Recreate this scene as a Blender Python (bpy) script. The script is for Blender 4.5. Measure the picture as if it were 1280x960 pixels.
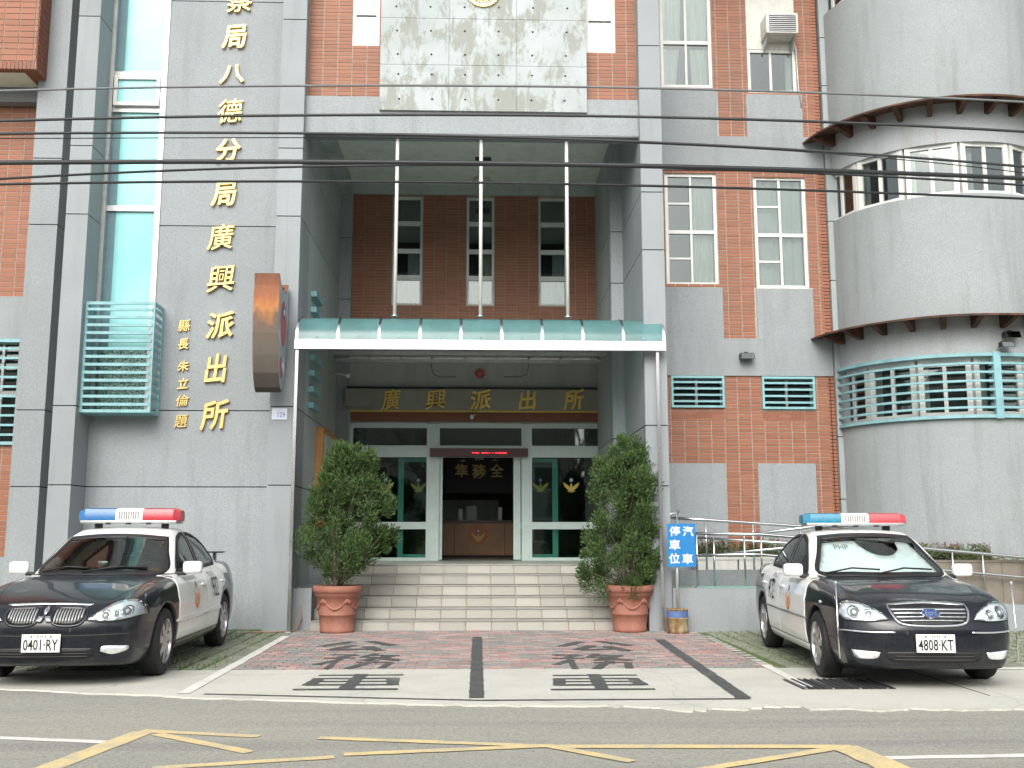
import bpy, bmesh, math, random
import numpy as np
from mathutils import Vector, Matrix
from mathutils.geometry import delaunay_2d_cdt
random.seed(7); np.random.seed(7)
R = math.radians
scene = bpy.context.scene
for o in list(bpy.data.objects): bpy.data.objects.remove(o)
COL = scene.collection

# ---------------------------------------------------------------- camera
F_PX, HZ, VX, CAM_H = 1283.0, 672.0, 598.0, 1.36
TH = math.atan((HZ - 480) / F_PX)
PS = math.atan((640 - VX) * math.cos(TH) / F_PX)
cam_d = bpy.data.cameras.new('camera'); cam = bpy.data.objects.new('camera', cam_d); COL.objects.link(cam)
cam.location = (0, 0, CAM_H); cam.rotation_euler = (math.pi / 2 + TH, 0, -PS)
cam_d.sensor_width = 36; cam_d.lens = 36 * F_PX / 1280; cam_d.clip_end = 2000; cam_d.clip_start = .05
scene.camera = cam
# ---------------------------------------------------------------- sky, sun, exposure (bright overcast day)
SUN_EL, SUN_AZ = R(39), R(192)          # azimuth clockwise from +Y: sun behind the camera, a little to the left
w = bpy.data.worlds.new('World'); scene.world = w; w.use_nodes = True
nt = w.node_tree; nt.nodes.clear()
sky = nt.nodes.new('ShaderNodeTexSky'); sky.sky_type = 'NISHITA'; sky.sun_disc = False
sky.sun_elevation = SUN_EL; sky.sun_rotation = SUN_AZ; sky.dust_density = 4.0; sky.air_density = 1.2
hs = nt.nodes.new('ShaderNodeHueSaturation'); hs.inputs['Saturation'].default_value = .30
bg = nt.nodes.new('ShaderNodeBackground'); bg.inputs['Strength'].default_value = .15
wo = nt.nodes.new('ShaderNodeOutputWorld')
nt.links.new(sky.outputs[0], hs.inputs['Color']); nt.links.new(hs.outputs[0], bg.inputs[0]); nt.links.new(bg.outputs[0], wo.inputs[0])
sd = bpy.data.lights.new('sun', 'SUN'); sd.energy = 1.15; sd.angle = R(42); sd.color = (1, .985, .90)
sun = bpy.data.objects.new('sun', sd); COL.objects.link(sun)
sdir = Vector((math.sin(SUN_AZ) * math.cos(SUN_EL), math.cos(SUN_AZ) * math.cos(SUN_EL), math.sin(SUN_EL)))
sun.rotation_euler = sdir.to_track_quat('Z', 'Y').to_euler(); sun.location = (0, 0, 30)
vs = scene.view_settings; vs.view_transform = 'Standard'; vs.look = 'None'; vs.gamma = 1; vs.exposure = .68
vs.use_curve_mapping = False

# ---------------------------------------------------------------- photo pixel -> place
_fw = Vector((math.sin(PS) * math.cos(TH), math.cos(PS) * math.cos(TH), math.sin(TH)))
_rt = Vector((math.cos(PS), -math.sin(PS), 0)); _up = _rt.cross(_fw)
def ray(x, y): return _fw * F_PX + _rt * (x - 640) + _up * (480 - y)
def PXZ(x, y, Y):
    d = ray(x, y); t = Y / d.y; return d.x * t, CAM_H + d.z * t
def WX(x, y, Y): return PXZ(x, y, Y)[0]
def WZ(x, y, Y): return PXZ(x, y, Y)[1]
def GR(x, y, z=0.0):
    d = ray(x, y); t = (z - CAM_H) / d.z; return d.x * t, d.y * t

# ---------------------------------------------------------------- mesh helpers
LOC = {}
def link(o, parent=None, world=None):
    COL.objects.link(o)
    if parent is not None: o.parent = parent
    return o
def thing(name, label, cat, loc=(0, 0, 0), group=None, rotz=0):
    o = bpy.data.objects.new(name, None); COL.objects.link(o); o.empty_display_size = .2
    o.location = loc; o.rotation_euler = (0, 0, rotz); o['label'] = label; o['category'] = cat
    if group: o['group'] = group
    LOC[o.name] = Vector(loc); return o
def tag(o, label=None, cat=None, group=None, kind=None):
    if label: o['label'] = label
    if cat: o['category'] = cat
    if group: o['group'] = group
    if kind: o['kind'] = kind
    return o
class MB:
    def __init__(s): s.v = []; s.f = []; s.sm = []
    def add(s, vs_, fs_, smooth=False):
        b = len(s.v); s.v += [tuple(p) for p in vs_]
        s.f += [tuple(i + b for i in f) for f in fs_]; s.sm += [smooth] * len(fs_); return s
    def box(s, x0, x1, y0, y1, z0, z1):
        if x0 > x1: x0, x1 = x1, x0
        if y0 > y1: y0, y1 = y1, y0
        if z0 > z1: z0, z1 = z1, z0
        return s.add([(x0,y0,z0),(x1,y0,z0),(x1,y1,z0),(x0,y1,z0),(x0,y0,z1),(x1,y0,z1),(x1,y1,z1),(x0,y1,z1)],
            [(0,3,2,1),(4,5,6,7),(0,1,5,4),(1,2,6,5),(2,3,7,6),(3,0,4,7)])
    def bbox(s, x0, x1, y0, y1, z0, z1, b=.01):
        """box with its edges chamfered"""
        bm = bmesh.new(); t = MB().box(x0, x1, y0, y1, z0, z1)
        vv = [bm.verts.new(p) for p in t.v]
        for f in t.f: bm.faces.new([vv[i] for i in f])
        bmesh.ops.bevel(bm, geom=list(bm.edges), offset=b, segments=2, affect='EDGES', profile=.5)
        bm.verts.index_update(); s.add([v.co[:] for v in bm.verts], [[v.index for v in f.verts] for f in bm.faces], True); bm.free(); return s
    def prism(s, poly, axis, a, b):
        """2D polygon extruded along axis ('x': poly is (y,z); 'y': (x,z); 'z': (x,y))"""
        n = len(poly)
        def P(p, t): return {'x': (t, p[0], p[1]), 'y': (p[0], t, p[1]), 'z': (p[0], p[1], t)}[axis]
        vs_ = [P(p, a) for p in poly] + [P(p, b) for p in poly]
        fs_ = [tuple(range(n)), tuple(range(2 * n - 1, n - 1, -1))] + [(i, (i + 1) % n, (i + 1) % n + n, i + n) for i in range(n)]
        return s.add(vs_, fs_)
    def tube(s, path, r, n=8, caps=True):
        path = [Vector(p) for p in path]; rings = []; m = len(path)
        rs = r if isinstance(r, (list, tuple)) else [r] * m
        prev = None
        for i, p in enumerate(path):
            t = (path[min(i + 1, m - 1)] - path[max(i - 1, 0)]).normalized()
            if prev is None: u = t.orthogonal().normalized()
            else: u = (prev - t * prev.dot(t)).normalized()
            prev = u; v = t.cross(u)
            rings.append([p + (u * math.cos(2 * math.pi * k / n) + v * math.sin(2 * math.pi * k / n)) * rs[i] for k in range(n)])
        vs_ = [q for r_ in rings for q in r_]
        fs_ = [(i * n + k, i * n + (k + 1) % n, (i + 1) * n + (k + 1) % n, (i + 1) * n + k) for i in range(m - 1) for k in range(n)]
        s.add(vs_, fs_, True)
        if caps: b = len(s.v) - m * n; s.f += [tuple(b + k for k in range(n))[::-1], tuple(b + (m - 1) * n + k for k in range(n))]; s.sm += [False, False]
        return s
    def lathe(s, prof, c=(0, 0, 0), n=32, axis='z', smooth=True):
        """prof: list of (r, h)"""
        vs_ = []
        for r, h in prof:
            for k in range(n):
                a = 2 * math.pi * k / n; u, v = r * math.cos(a), r * math.sin(a)
                vs_.append({'z': (c[0] + u, c[1] + v, c[2] + h), 'y': (c[0] + u, c[1] + h, c[2] + v), 'x': (c[0] + h, c[1] + u, c[2] + v)}[axis])
        fs_ = [(i * n + k, i * n + (k + 1) % n, (i + 1) * n + (k + 1) % n, (i + 1) * n + k) for i in range(len(prof) - 1) for k in range(n)]
        return s.add(vs_, fs_, smooth)
    def arc(s, cx, cy, r0, r1, z0, z1, a0, a1, n=24):
        """curved wall piece between radii r0<r1; angle 0 faces the camera (-Y), positive to +X"""
        vs_ = []
        for i in range(n + 1):
            a = R(a0 + (a1 - a0) * i / n); sa, ca = math.sin(a), -math.cos(a)
            for r, z in ((r1, z0), (r1, z1), (r0, z1), (r0, z0)): vs_.append((cx + r * sa, cy + r * ca, z))
        fs_ = [(4*i+k, 4*(i+1)+k, 4*(i+1)+(k+1)%4, 4*i+(k+1)%4) for i in range(n) for k in range(4)] + [(3,2,1,0), tuple(4*n+k for k in range(4))]
        return s.add(vs_, fs_)
    def build(s, name, mat, parent=None, local=False, smooth=None, auto=None):
        off = Vector((0, 0, 0)) if (local or parent is None) else LOC[parent.name]
        me = bpy.data.meshes.new(name)
        me.from_pydata([(p[0] - off.x, p[1] - off.y, p[2] - off.z) for p in s.v], [], s.f)
        me.polygons.foreach_set('use_smooth', [bool(x) if smooth is None else smooth for x in s.sm])
        bm = bmesh.new(); bm.from_mesh(me); bmesh.ops.recalc_face_normals(bm, faces=bm.faces)
        if auto:
            for f in bm.faces: f.smooth = True
            for e in bm.edges: e.smooth = not (len(e.link_faces) == 2 and e.calc_face_angle(0) > R(auto))
        bm.to_mesh(me); bm.free()
        me.materials.append(M[mat] if isinstance(mat, str) else mat)
        o = bpy.data.objects.new(name, me); link(o, parent)
        LOC[o.name] = LOC[parent.name] if parent is not None else Vector((0, 0, 0))
        return o
def box(name, mat, parent, *a): return MB().box(*a).build(name, mat, parent)

# ---------------------------------------------------------------- materials
M = {}
def lin(c): return tuple(((x / 255 + .055) / 1.055) ** 2.4 if x / 255 > .04045 else x / 255 / 12.92 for x in c)
class NT:
    def __init__(s, name):
        m = bpy.data.materials.new(name); m.use_nodes = True; s.m = m; s.t = m.node_tree; s.t.nodes.clear()
        s.out = s.t.nodes.new('ShaderNodeOutputMaterial'); s.b = s.t.nodes.new('ShaderNodeBsdfPrincipled')
        s.t.links.new(s.b.outputs[0], s.out.inputs[0]); M[name] = m; s._tc = None
    def n(s, typ, **kw):
        o = s.t.nodes.new('ShaderNode' + typ)
        for k, v in kw.items(): setattr(o, k, v)
        return o
    def l(s, a, b): s.t.links.new(a, b)
    def tc(s, what='Object'):
        if s._tc is None: s._tc = s.n('TexCoord')
        return s._tc.outputs[what]
    def noise(s, scale, detail=4, rough=.6, stretch=None, dist=0):
        t = s.n('TexNoise'); t.inputs['Scale'].default_value = scale; t.inputs['Detail'].default_value = detail
        t.inputs['Roughness'].default_value = rough; t.inputs['Distortion'].default_value = dist
        src = s.tc()
        if stretch:
            mp = s.n('Mapping'); mp.inputs['Scale'].default_value = stretch; s.l(src, mp.inputs['Vector']); src = mp.outputs[0]
        s.l(src, t.inputs['Vector']); return t.outputs['Fac']
    def ramp(s, fac, stops, interp='LINEAR'):
        r = s.n('ValToRGB'); r.color_ramp.interpolation = interp; e = r.color_ramp.elements
        while len(e) < len(stops): e.new(.5)
        for i, (p, c) in enumerate(stops):
            e[i].position = p; e[i].color = (c, c, c, 1) if isinstance(c, (int, float)) else (*c[:3], 1)
        s.l(fac, r.inputs[0]); return r.outputs[0]
    def mix(s, fac, a, b, typ='MIX'):
        r = s.n('MixRGB', blend_type=typ)
        for i, v in enumerate((fac, a, b)):
            if hasattr(v, 'is_output') or hasattr(v, 'links'): s.l(v, r.inputs[i])
            else: r.inputs[i].default_value = v if i == 0 else (*v[:3], 1)
        return r.outputs[0]
    def math(s, op, a, b=0.0, c=None):
        r = s.n('Math', operation=op)
        for i, v in enumerate((a, b) if c is None else (a, b, c)):
            if hasattr(v, 'links'): s.l(v, r.inputs[i])
            else: r.inputs[i].default_value = v
        return r.outputs[0]
    def bump(s, h, strength=.3, dist=.005):
        b = s.n('Bump'); b.inputs['Strength'].default_value = strength; b.inputs['Distance'].default_value = dist
        s.l(h, b.inputs['Height']); s.l(b.outputs[0], s.b.inputs['Normal'])
    def col(s, c): 
        if hasattr(c, 'links'): s.l(c, s.b.inputs['Base Color'])
        else: s.b.inputs['Base Color'].default_value = (*c[:3], 1)
    def set(s, **kw):
        for k, v in kw.items():
            k = k.replace('_', ' ')
            for i in s.b.inputs:
                if i.name.lower() == k.lower():
                    if hasattr(v, 'links'): s.l(v, i)
                    else: i.default_value = v
        return s
def plain(name, c, rough=.6, metal=0.0, var=.12, scale=6, spec=.5, bump=0, dirt=0):
    """simple painted / metal surface with a little unevenness in tone"""
    t = NT(name); f = t.noise(scale, 5, .65)
    a = tuple(x * (1 - var) for x in c); b = tuple(min(1, x * (1 + var)) for x in c)
    cc = t.ramp(f, [(.3, a), (.7, b)])
    if dirt:
        d = t.noise(2.2, 6, .7, (1, 1, .25)); cc = t.mix(t.ramp(d, [(.52, 0), (.78, dirt)]), cc, tuple(x * .45 for x in c))
    t.col(cc); t.set(Roughness=rough, Metallic=metal, Specular_IOR_Level=spec)
    if bump: t.bump(t.noise(90, 3, .6), bump, .003)
    return t
def granite(name, c, dark=.78, streak=.35):
    t = NT(name)
    sp = t.noise(95, 2, .9); sp2 = t.noise(260, 1, .5); big = t.noise(.9, 5, .6); st = t.noise(1.6, 6, .65, (2.2, 2.2, .22))
    cc = t.ramp(sp, [(.33, tuple(x * .62 for x in c)), (.5, c), (.68, tuple(min(1, x * 1.28) for x in c))])
    cc = t.mix(t.ramp(sp2, [(.55, 0), (.7, .35)]), cc, (c[0] * 1.12, c[1] * .98, c[2] * .94))
    cc = t.mix(t.ramp(big, [(.35, 0), (.7, .5)]), cc, tuple(x * dark for x in c))
    cc = t.mix(t.ramp(st, [(.52, 0), (.74, streak)]), cc, (c[0] * .52, c[1] * .52, c[2] * .49))
    oi = t.n('ObjectInfo'); cc = t.mix(1.0, cc, t.ramp(oi.outputs['Random'], [(0, .88), (1, 1.0)]), 'MULTIPLY')       # slab to slab
    g3 = t.noise(9, 6, .7, (1, 1, .5)); cc = t.mix(t.ramp(g3, [(.58, 0), (.8, .28)]), cc, (c[0] * .68, c[1] * .66, c[2] * .60))
    t.col(cc); t.set(Roughness=.72, Specular_IOR_Level=.3); t.bump(sp, .25, .003); return t
granite('granite', (.325, .355, .372)); granite('granite_tower', (.35, .385, .395), .80, .5); granite('granite_dark', (.25, .265, .28)); granite('porch_granite_lit', (.44, .47, .46), .85, .3)  # last one: paler porch copy of the granite, recess light put into its colour
t = NT('porch_plaster'); c = (.44, .465, .44)
t.col(t.mix(t.ramp(t.noise(1.4, 6, .65, (2, 2, .3)), [(.45, 0), (.75, .5)]), t.ramp(t.noise(60, 3), [(.3, tuple(x*.85 for x in c)), (.7, c)]), (.15, .16, .145))); t.set(Roughness=.8)
t = NT('tower_stained'); c = (.36, .385, .40)      # granite with rust washed down it
base = t.ramp(t.noise(95, 2, .9), [(.33, tuple(x*.68 for x in c)), (.5, c), (.68, tuple(x*1.25 for x in c))])
base = t.mix(t.ramp(t.noise(3.4, 5, .6, (1, 1, .22)), [(.48, 0), (.75, .55)]), base, (.27, .255, .215))
base = t.mix(t.ramp(t.noise(6, 4, .55, (1, 1, .07)), [(.62, 0), (.74, .7)]), base, (.36, .22, .12)); t.col(base); t.set(Roughness=.75)
def brickmat(name, c):
    t = NT(name); g = t.n('NewGeometry'); oi = t.n('ObjectInfo')
    r = t.math('FRACT', t.math('ADD', g.outputs['Random Per Island'], oi.outputs['Random']))
    cc = t.ramp(r, [(0, tuple(x * .87 for x in c)), (.45, c), (1, tuple(x * 1.12 for x in c))])
    cc = t.mix(t.ramp(t.noise(40, 3), [(.3, 0), (.7, .3)]), cc, tuple(x * .75 for x in c))
    cc = t.mix(t.ramp(t.noise(.8, 6, .7, (1, 1, .5)), [(.55, 0), (.78, .6)]), cc, (c[0] * .55, c[1] * .75, c[2] * .95))
    t.col(cc); t.set(Roughness=.55, Specular_IOR_Level=.35); t.bump(t.noise(150, 2), .15, .002)
brickmat('brick', (.30, .122, .070)); brickmat('brick_soldier', (.25, .098, .06)); brickmat('brick_sheltered', (.30, .122, .070))
plain('mortar', (.40, .37, .325), .9, var=.2); plain('mortar_dark', (.34, .26, .20), .9, var=.2)
t = NT('concrete_slab')       # grey-green weathered cement slab
a = t.noise(2.1, 9, .72, (1.6, 1.6, .75), .4); b2 = t.noise(.9, 5, .6); pn = t.noise(14, 5, .7, (1, 1, .6))
cc = t.ramp(b2, [(.35, (.37, .41, .415)), (.65, (.45, .49, .505))])
cc = t.mix(t.ramp(t.math('ADD', a, t.math('MULTIPLY', pn, .16)), [(.56, 0), (.63, .85)]), cc, (.27, .285, .25))
cc = t.mix(t.ramp(t.noise(5.5, 8, .75, (1, 1, .4)), [(.60, 0), (.68, .75)]), cc, (.185, .195, .165)); t.col(cc); t.set(Roughness=.85); t.bump(pn, .2, .004)
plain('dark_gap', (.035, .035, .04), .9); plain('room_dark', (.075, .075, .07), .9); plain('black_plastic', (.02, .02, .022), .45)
plain('white_frame', (.64, .65, .62), .42, var=.06, dirt=.35); plain('alu_grey', (.50, .51, .50), .38, .6, var=.15, dirt=.5)
plain('cyan_bar', (.225, .43, .465), .5, var=.14, dirt=.6); plain('door_frame', (.60, .68, .655), .4, var=.06); plain('door_green', (.16, .46, .41), .4, var=.08)
plain('stainless', (.66, .67, .68), .22, 1.0, var=.08, scale=3); plain('stainless_dull', (.5, .5, .49), .4, 1.0, var=.15)
plain('curtain', (.62, .61, .57), .9, var=.1, scale=2); plain('screen_mesh', (.30, .30, .28), .8, var=.1)
plain('gold', (.70, .51, .20), .36, .45, var=.15, scale=25); plain('gold_paint', (.62, .43, .10), .5, 0, var=.15)
t = NT('rust_iron'); f = t.noise(7, 8, .75)
t.col(t.ramp(f, [(.35, (.035, .022, .02)), (.5, (.075, .035, .022)), (.68, (.17, .07, .03))])); t.set(Roughness=.85); t.bump(f, .4, .004)
plain('cable_grey', (.16, .17, .175), .5); plain('soffit', (.72, .72, .66), .85, var=.08, dirt=.4)
def glass(name, tint, base=.10, rough=.02):
    t = NT(name); t.t.nodes.remove(t.b)
    tr = t.n('BsdfTransparent'); tr.inputs[0].default_value = (*tint, 1)
    gl = t.n('BsdfGlossy'); gl.inputs['Roughness'].default_value = rough; gl.inputs[0].default_value = (.95, 1, .99, 1)
    lw = t.n('Fresnel'); lw.inputs[0].default_value = 1.5
    f = t.math('ADD', lw.outputs[0], base); mx = t.n('MixShader')
    t.l(f, mx.inputs[0]); t.l(tr.outputs[0], mx.inputs[1]); t.l(gl.outputs[0], mx.inputs[2]); t.l(mx.outputs[0], t.out.inputs[0])
glass('window_glass', (.74, .79, .78), .05); glass('door_glass', (.74, .84, .81), .03); glass('car_glass', (.46, .56, .53), .05); glass('car_glass_clear', (.90, .95, .94), .03)
t = NT('cyan_glass'); t.col(t.ramp(t.noise(.7, 3), [(.3, (.24, .60, .60)), (.7, (.36, .70, .69))])); t.set(Roughness=.12, Specular_IOR_Level=.3)
t = NT('canopy_glass'); t.t.nodes.remove(t.b)      # dusty turquoise polycarbonate: partly clear, partly milky
tr = t.n('BsdfTransparent'); tr.inputs[0].default_value = (.60, .80, .79, 1); df = t.n('BsdfDiffuse'); df.inputs[0].default_value = (.15, .335, .34, 1); tl = t.n('BsdfTranslucent'); tl.inputs[0].default_value = (.22, .42, .42, 1); gl = t.n('BsdfGlossy'); gl.inputs['Roughness'].default_value = .18
a1 = t.n('AddShader'); t.l(df.outputs[0], a1.inputs[0]); t.l(tl.outputs[0], a1.inputs[1]); m1 = t.n('MixShader'); t.l(t.ramp(t.noise(1.5, 5, .6), [(.3, .38), (.7, .58)]), m1.inputs[0]); t.l(tr.outputs[0], m1.inputs[1]); t.l(a1.outputs[0], m1.inputs[2])
fz = t.n('Fresnel'); fz.inputs[0].default_value = 1.45; m2 = t.n('MixShader'); t.l(fz.outputs[0], m2.inputs[0]); t.l(m1.outputs[0], m2.inputs[1]); t.l(gl.outputs[0], m2.inputs[2]); t.l(m2.outputs[0], t.out.inputs[0])
# ================================================================ ground
t = NT('asphalt'); g1 = t.noise(220, 2, .8); g2 = t.noise(.55, 5, .6, (.35, 1.6, 1)); g3 = t.noise(6, 6, .7)
c = (.345, .345, .305)
cc = t.ramp(g1, [(.3, tuple(x*.6 for x in c)), (.52, c), (.75, tuple(x*1.5 for x in c))])
cc = t.mix(t.ramp(g2, [(.38, 0), (.68, .75)]), cc, (.40, .385, .325)); cc = t.mix(t.ramp(g3, [(.54, 0), (.75, .45)]), cc, (.235, .235, .21)); cc = t.mix(t.ramp(t.noise(75, 3, .7), [(.62, 0), (.70, .55)]), cc, (.14, .14, .13)); cc = t.mix(t.ramp(t.noise(60, 3, .7, (1.1, 1, 1)), [(.64, 0), (.72, .5)]), cc, (.52, .51, .46))
cc = t.mix(t.ramp(t.noise(17, 6, .8), [(.45, 0), (.62, .5)]), cc, (.25, .25, .225)); cc = t.mix(t.ramp(t.noise(1.0, 6, .65, (.12, 2.2, 1)), [(.5, 0), (.66, .6)]), cc, (.235, .235, .22)); cc = t.mix(t.ramp(t.noise(34, 4, .75), [(.55, 0), (.62, .7)]), cc, (.50, .49, .43)); cc = t.mix(t.ramp(t.noise(41, 4, .75, (1.1, .9, 1)), [(.57, 0), (.63, .85)]), cc, (.12, .12, .11))
t.col(cc); t.set(Roughness=.9, Specular_IOR_Level=.25); t.bump(t.noise(45, 5, .8), .8, .012)
t = NT('apron_concrete'); g1 = t.noise(120, 3, .8); g2 = t.noise(1.3, 7, .7); c = (.57, .565, .505)
cc = t.ramp(g1, [(.3, tuple(x*.78 for x in c)), (.6, c), (.8, tuple(x*1.12 for x in c))])
cc = t.mix(t.ramp(g2, [(.45, 0), (.72, .6)]), cc, (.39, .39, .345)); cc = t.mix(t.ramp(t.noise(3.5, 8, .75, None, 1), [(.6, 0), (.68, .45)]), cc, (.25, .25, .23))
vo = t.n('TexVoronoi', feature='DISTANCE_TO_EDGE'); vo.inputs['Scale'].default_value = .42; mp = t.n('Mapping'); nz = t.n('TexNoise'); nz.inputs['Scale'].default_value = 2.5; nz.inputs['Detail'].default_value = 8
t.l(t.tc(), nz.inputs['Vector']); va = t.n('VectorMath', operation='MULTIPLY_ADD'); va.inputs[1].default_value = (.5, .5, 0); t.l(nz.outputs['Color'], va.inputs[0]); t.l(t.tc(), va.inputs[2]); t.l(va.outputs[0], vo.inputs['Vector'])
cc = t.mix(t.ramp(vo.outputs['Distance'], [(0, .4), (.005, 0)]), cc, (.2, .2, .18)); cc = t.mix(t.ramp(t.noise(28, 5, .75), [(.55, 0), (.7, .35)]), cc, (.34, .335, .30)); cc = t.mix(t.ramp(t.noise(.8, 4, .6, (1, .5, 1)), [(.6, 0), (.75, .5)]), cc, (.27, .265, .24)); t.col(cc); t.set(Roughness=.9); t.bump(g1, .4, .004)
t = NT('moss_bed'); cc = t.ramp(t.noise(9, 7, .75), [(.3, (.05, .085, .025)), (.5, (.09, .15, .04)), (.7, (.13, .17, .065))]); t.col(cc); t.set(Roughness=.95)
plain('sand_joint', (.16, .145, .125), .95, var=.3, scale=20)
def paver_mat(name, stops, moss=0):
    t = NT(name); g = t.n('NewGeometry'); oi = t.n('ObjectInfo'); r = t.math('FRACT', t.math('ADD', g.outputs['Random Per Island'], oi.outputs['Random']))
    cc = t.ramp(r, stops); cc = t.mix(t.ramp(t.noise(25, 6, .75), [(.42, 0), (.75, .5)]), cc, (.20, .19, .175))
    if moss: cc = t.mix(t.ramp(t.noise(2.3, 7, .7), [(.40, 0), (.62, moss)]), cc, (.15, .19, .075))
    else: cc = t.mix(t.ramp(t.noise(1.1, 6, .7), [(.5, 0), (.75, .4)]), cc, (.24, .23, .21))
    t.col(cc); t.set(Roughness=.85); t.bump(t.noise(120, 3), .3, .003)
paver_mat('paver_red', [(0, (.33, .185, .165)), (.5, (.43, .27, .245)), (1, (.50, .35, .32))])
paver_mat('paver_grey', [(0, (.21, .205, .195)), (.5, (.265, .26, .25)), (1, (.33, .315, .30))])
paver_mat('paver_mossy', [(0, (.22, .23, .19)), (.5, (.27, .28, .235)), (1, (.33, .33, .28))], .5)
def worn(name, c, under, lo=.50, hi=.62, alpha=False):
    t = NT(name); f = t.math('ADD', t.math('MULTIPLY', t.noise(38, 7, .8), .55), t.math('MULTIPLY', t.noise(3, 6, .7), .45))
    t.col(t.mix(t.ramp(f, [(lo, 0), (hi, .85)]), c, under)); t.set(Roughness=.75)
    return t
worn('yellow_paint', (.70, .54, .25), (.40, .375, .30), .45, .58); worn('white_paint', (.68, .68, .64), (.36, .355, .33), .50, .66); worn('black_paint', (.07, .075, .076), (.28, .275, .25), .52, .68)
worn('white_paint_old', (.55, .555, .50), (.27, .29, .22), .44, .56)

ground = MB().add([(-400,-400,-.02),(400,-400,-.02),(400,400,-.02),(-400,400,-.02)], [(0,1,2,3)]).build('ground', 'asphalt'); tag(ground, kind='structure')
edge = [GR(x, y) for x, y in ((-60,858),(0,863),(60,865),(120,868),(180,870),(240,873),(330,876),(420,879),(510,881),(600,883),(690,884),(760,884),(820,886),(860,891),(890,887),(930,889),(962,885),(1000,884),(1012,889),(1050,887),(1100,890),(1140,887),(1200,889),(1280,888))]
rng = random.Random(3)
fine = [(-40, 9.9), (-12, 9.9)]
for a, b in zip(edge, edge[1:]):
    for k in range(6):
        f = k / 6; fine.append((a[0] + (b[0]-a[0])*f, a[1] + (b[1]-a[1])*f + rng.gauss(0, .018)))
fine += [edge[-1], (9, 8.3), (40, 8.3)]
YP = 10.95
road = MB().add([(-60,-30,0),(60,-30,0),(60,10.4,0),(-60,10.4,0)], [(0,1,2,3)]).build('road', 'asphalt'); tag(road, kind='structure')
ap = MB(); n = len(fine)
ap.add([(x, y, .014) for x, y in fine] + [(x, YP, .014) for x, y in fine] + [(x, y - .006, -.01) for x, y in fine],
       [(i, i+1, n+i+1, n+i) for i in range(n-1)] + [(2*n+i, 2*n+i+1, i+1, i) for i in range(n-1)])
apron = ap.build('concrete_apron', 'apron_concrete'); tag(apron, kind='structure')
# expansion joints and the darker asphalt patching along the edge
for x in (-5.1, 4.4):
    MB().box(x, x+.012, 9.9 if x < -4 else 9.0, YP-.02, .0145, .0165).build('expansion_joint', 'dark_gap', apron)
bed = MB().add([(-2.62,YP,.002),(3.12,YP,.002),(3.12,20,.002),(-2.62,20,.002)], [(0,1,2,3)]).build('paving', 'sand_joint'); tag(bed, kind='structure')
mossL = MB().add([(-40,YP,.002),(-2.62,YP,.002),(-2.62,20,.002),(-40,20,.002)], [(0,1,2,3)]).build('mossy_paving', 'moss_bed'); tag(mossL, kind='structure')
mossR = MB().add([(3.12,YP,.002),(40,YP,.002),(40,20,.002),(3.12,20,.002)], [(0,1,2,3)]).build('mossy_paving', 'moss_bed'); tag(mossR, kind='structure')
def small_box_mesh(name, x, y, z, mat, b=.004):
    m = bpy.data.meshes.new(name); t = MB()
    t.add([(-x/2,-y/2,0),(x/2,-y/2,0),(x/2,y/2,0),(-x/2,y/2,0),(-x/2+b,-y/2+b,z),(x/2-b,-y/2+b,z),(x/2-b,y/2-b,z),(-x/2+b,y/2-b,z)], [(4,5,6,7),(0,1,5,4),(1,2,6,5),(2,3,7,6),(3,0,4,7)])
    m.from_pydata(t.v, [], t.f); m.materials.append(M[mat]); return m
def pieces(cells, meshes, fallback, parent, name, limit=300, stuffname=None):
    """cells: list of (x,y,z,kind) sorted nearest first; the first `limit` become parts, the rest one joined part per material"""
    off = LOC[parent.name]
    for (x, y, z, k) in cells[:limit]:
        o = bpy.data.objects.new(name, meshes[k]); COL.objects.link(o); o.parent = parent
        o.location = (x - off.x, y - off.y, z - off.z); LOC[o.name] = off
    for k in meshes:
        mb = MB(); src = meshes[k]; vv = [v.co.copy() for v in src.vertices]; ff = [tuple(p.vertices) for p in src.polygons]
        for (x, y, z, kk) in cells[limit:]:
            if kk == k: mb.add([(v.x + x, v.y + y, v.z + z) for v in vv], ff)
        if mb.v: tag(mb.build(stuffname or name, src.materials[0], parent), kind='stuff')
# red and grey block paving: 0.215 x 0.105 blocks in a broken basket of two tones
PW, PD = .224, .112
pm = {'r': small_box_mesh('paver', PW-.008, PD-.008, .014, 'paver_red'), 'g': small_box_mesh('paver', PW-.008, PD-.008, .014, 'paver_grey')}
cells = []; j = 0; y = YP + .06
while y < 15.9:
    x = -2.56 + (PW/2 if j % 2 else 0); i = 0
    while x < 3.1:
        k = 'r' if ((i * 2 + j // 2 * 3 + (j % 2)) % 5 in (0, 3)) else 'g'
        if rng.random() < .28: k = 'g' if k == 'r' else 'r'
        if y > 14.55: k = 'g' if rng.random() < .6 else 'r'
        cells.append((x + rng.gauss(0, .0015), y, .002 + rng.uniform(-.0015, .0015), k)); x += PW; i += 1
    y += PD; j += 1
pieces(cells, pm, None, bed, 'paver')
gm = {'m': small_box_mesh('grass_paver', .186, .186, .012, 'paver_mossy', .01)}
for par, xa, xb in ((mossL, -11, -2.72), (mossR, 3.3, 10.5)):
    cells = []; y = YP + .11
    while y < 15.5:
        x = xb - .04 - .215 * int((xb - xa) / .215)
        while x < xb + .01: cells.append((x + rng.gauss(0, .003), y + rng.gauss(0, .003), .002 + rng.uniform(-.004, .002), 'm')); x += .215
        y += .215
    cells.sort(key=lambda c: abs(c[0] - (-3 if par is mossL else 4.3)) * 1.6 + abs(c[1] - 11) * .6)
    pieces(cells, gm, None, par, 'grass_paver', 300)
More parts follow.
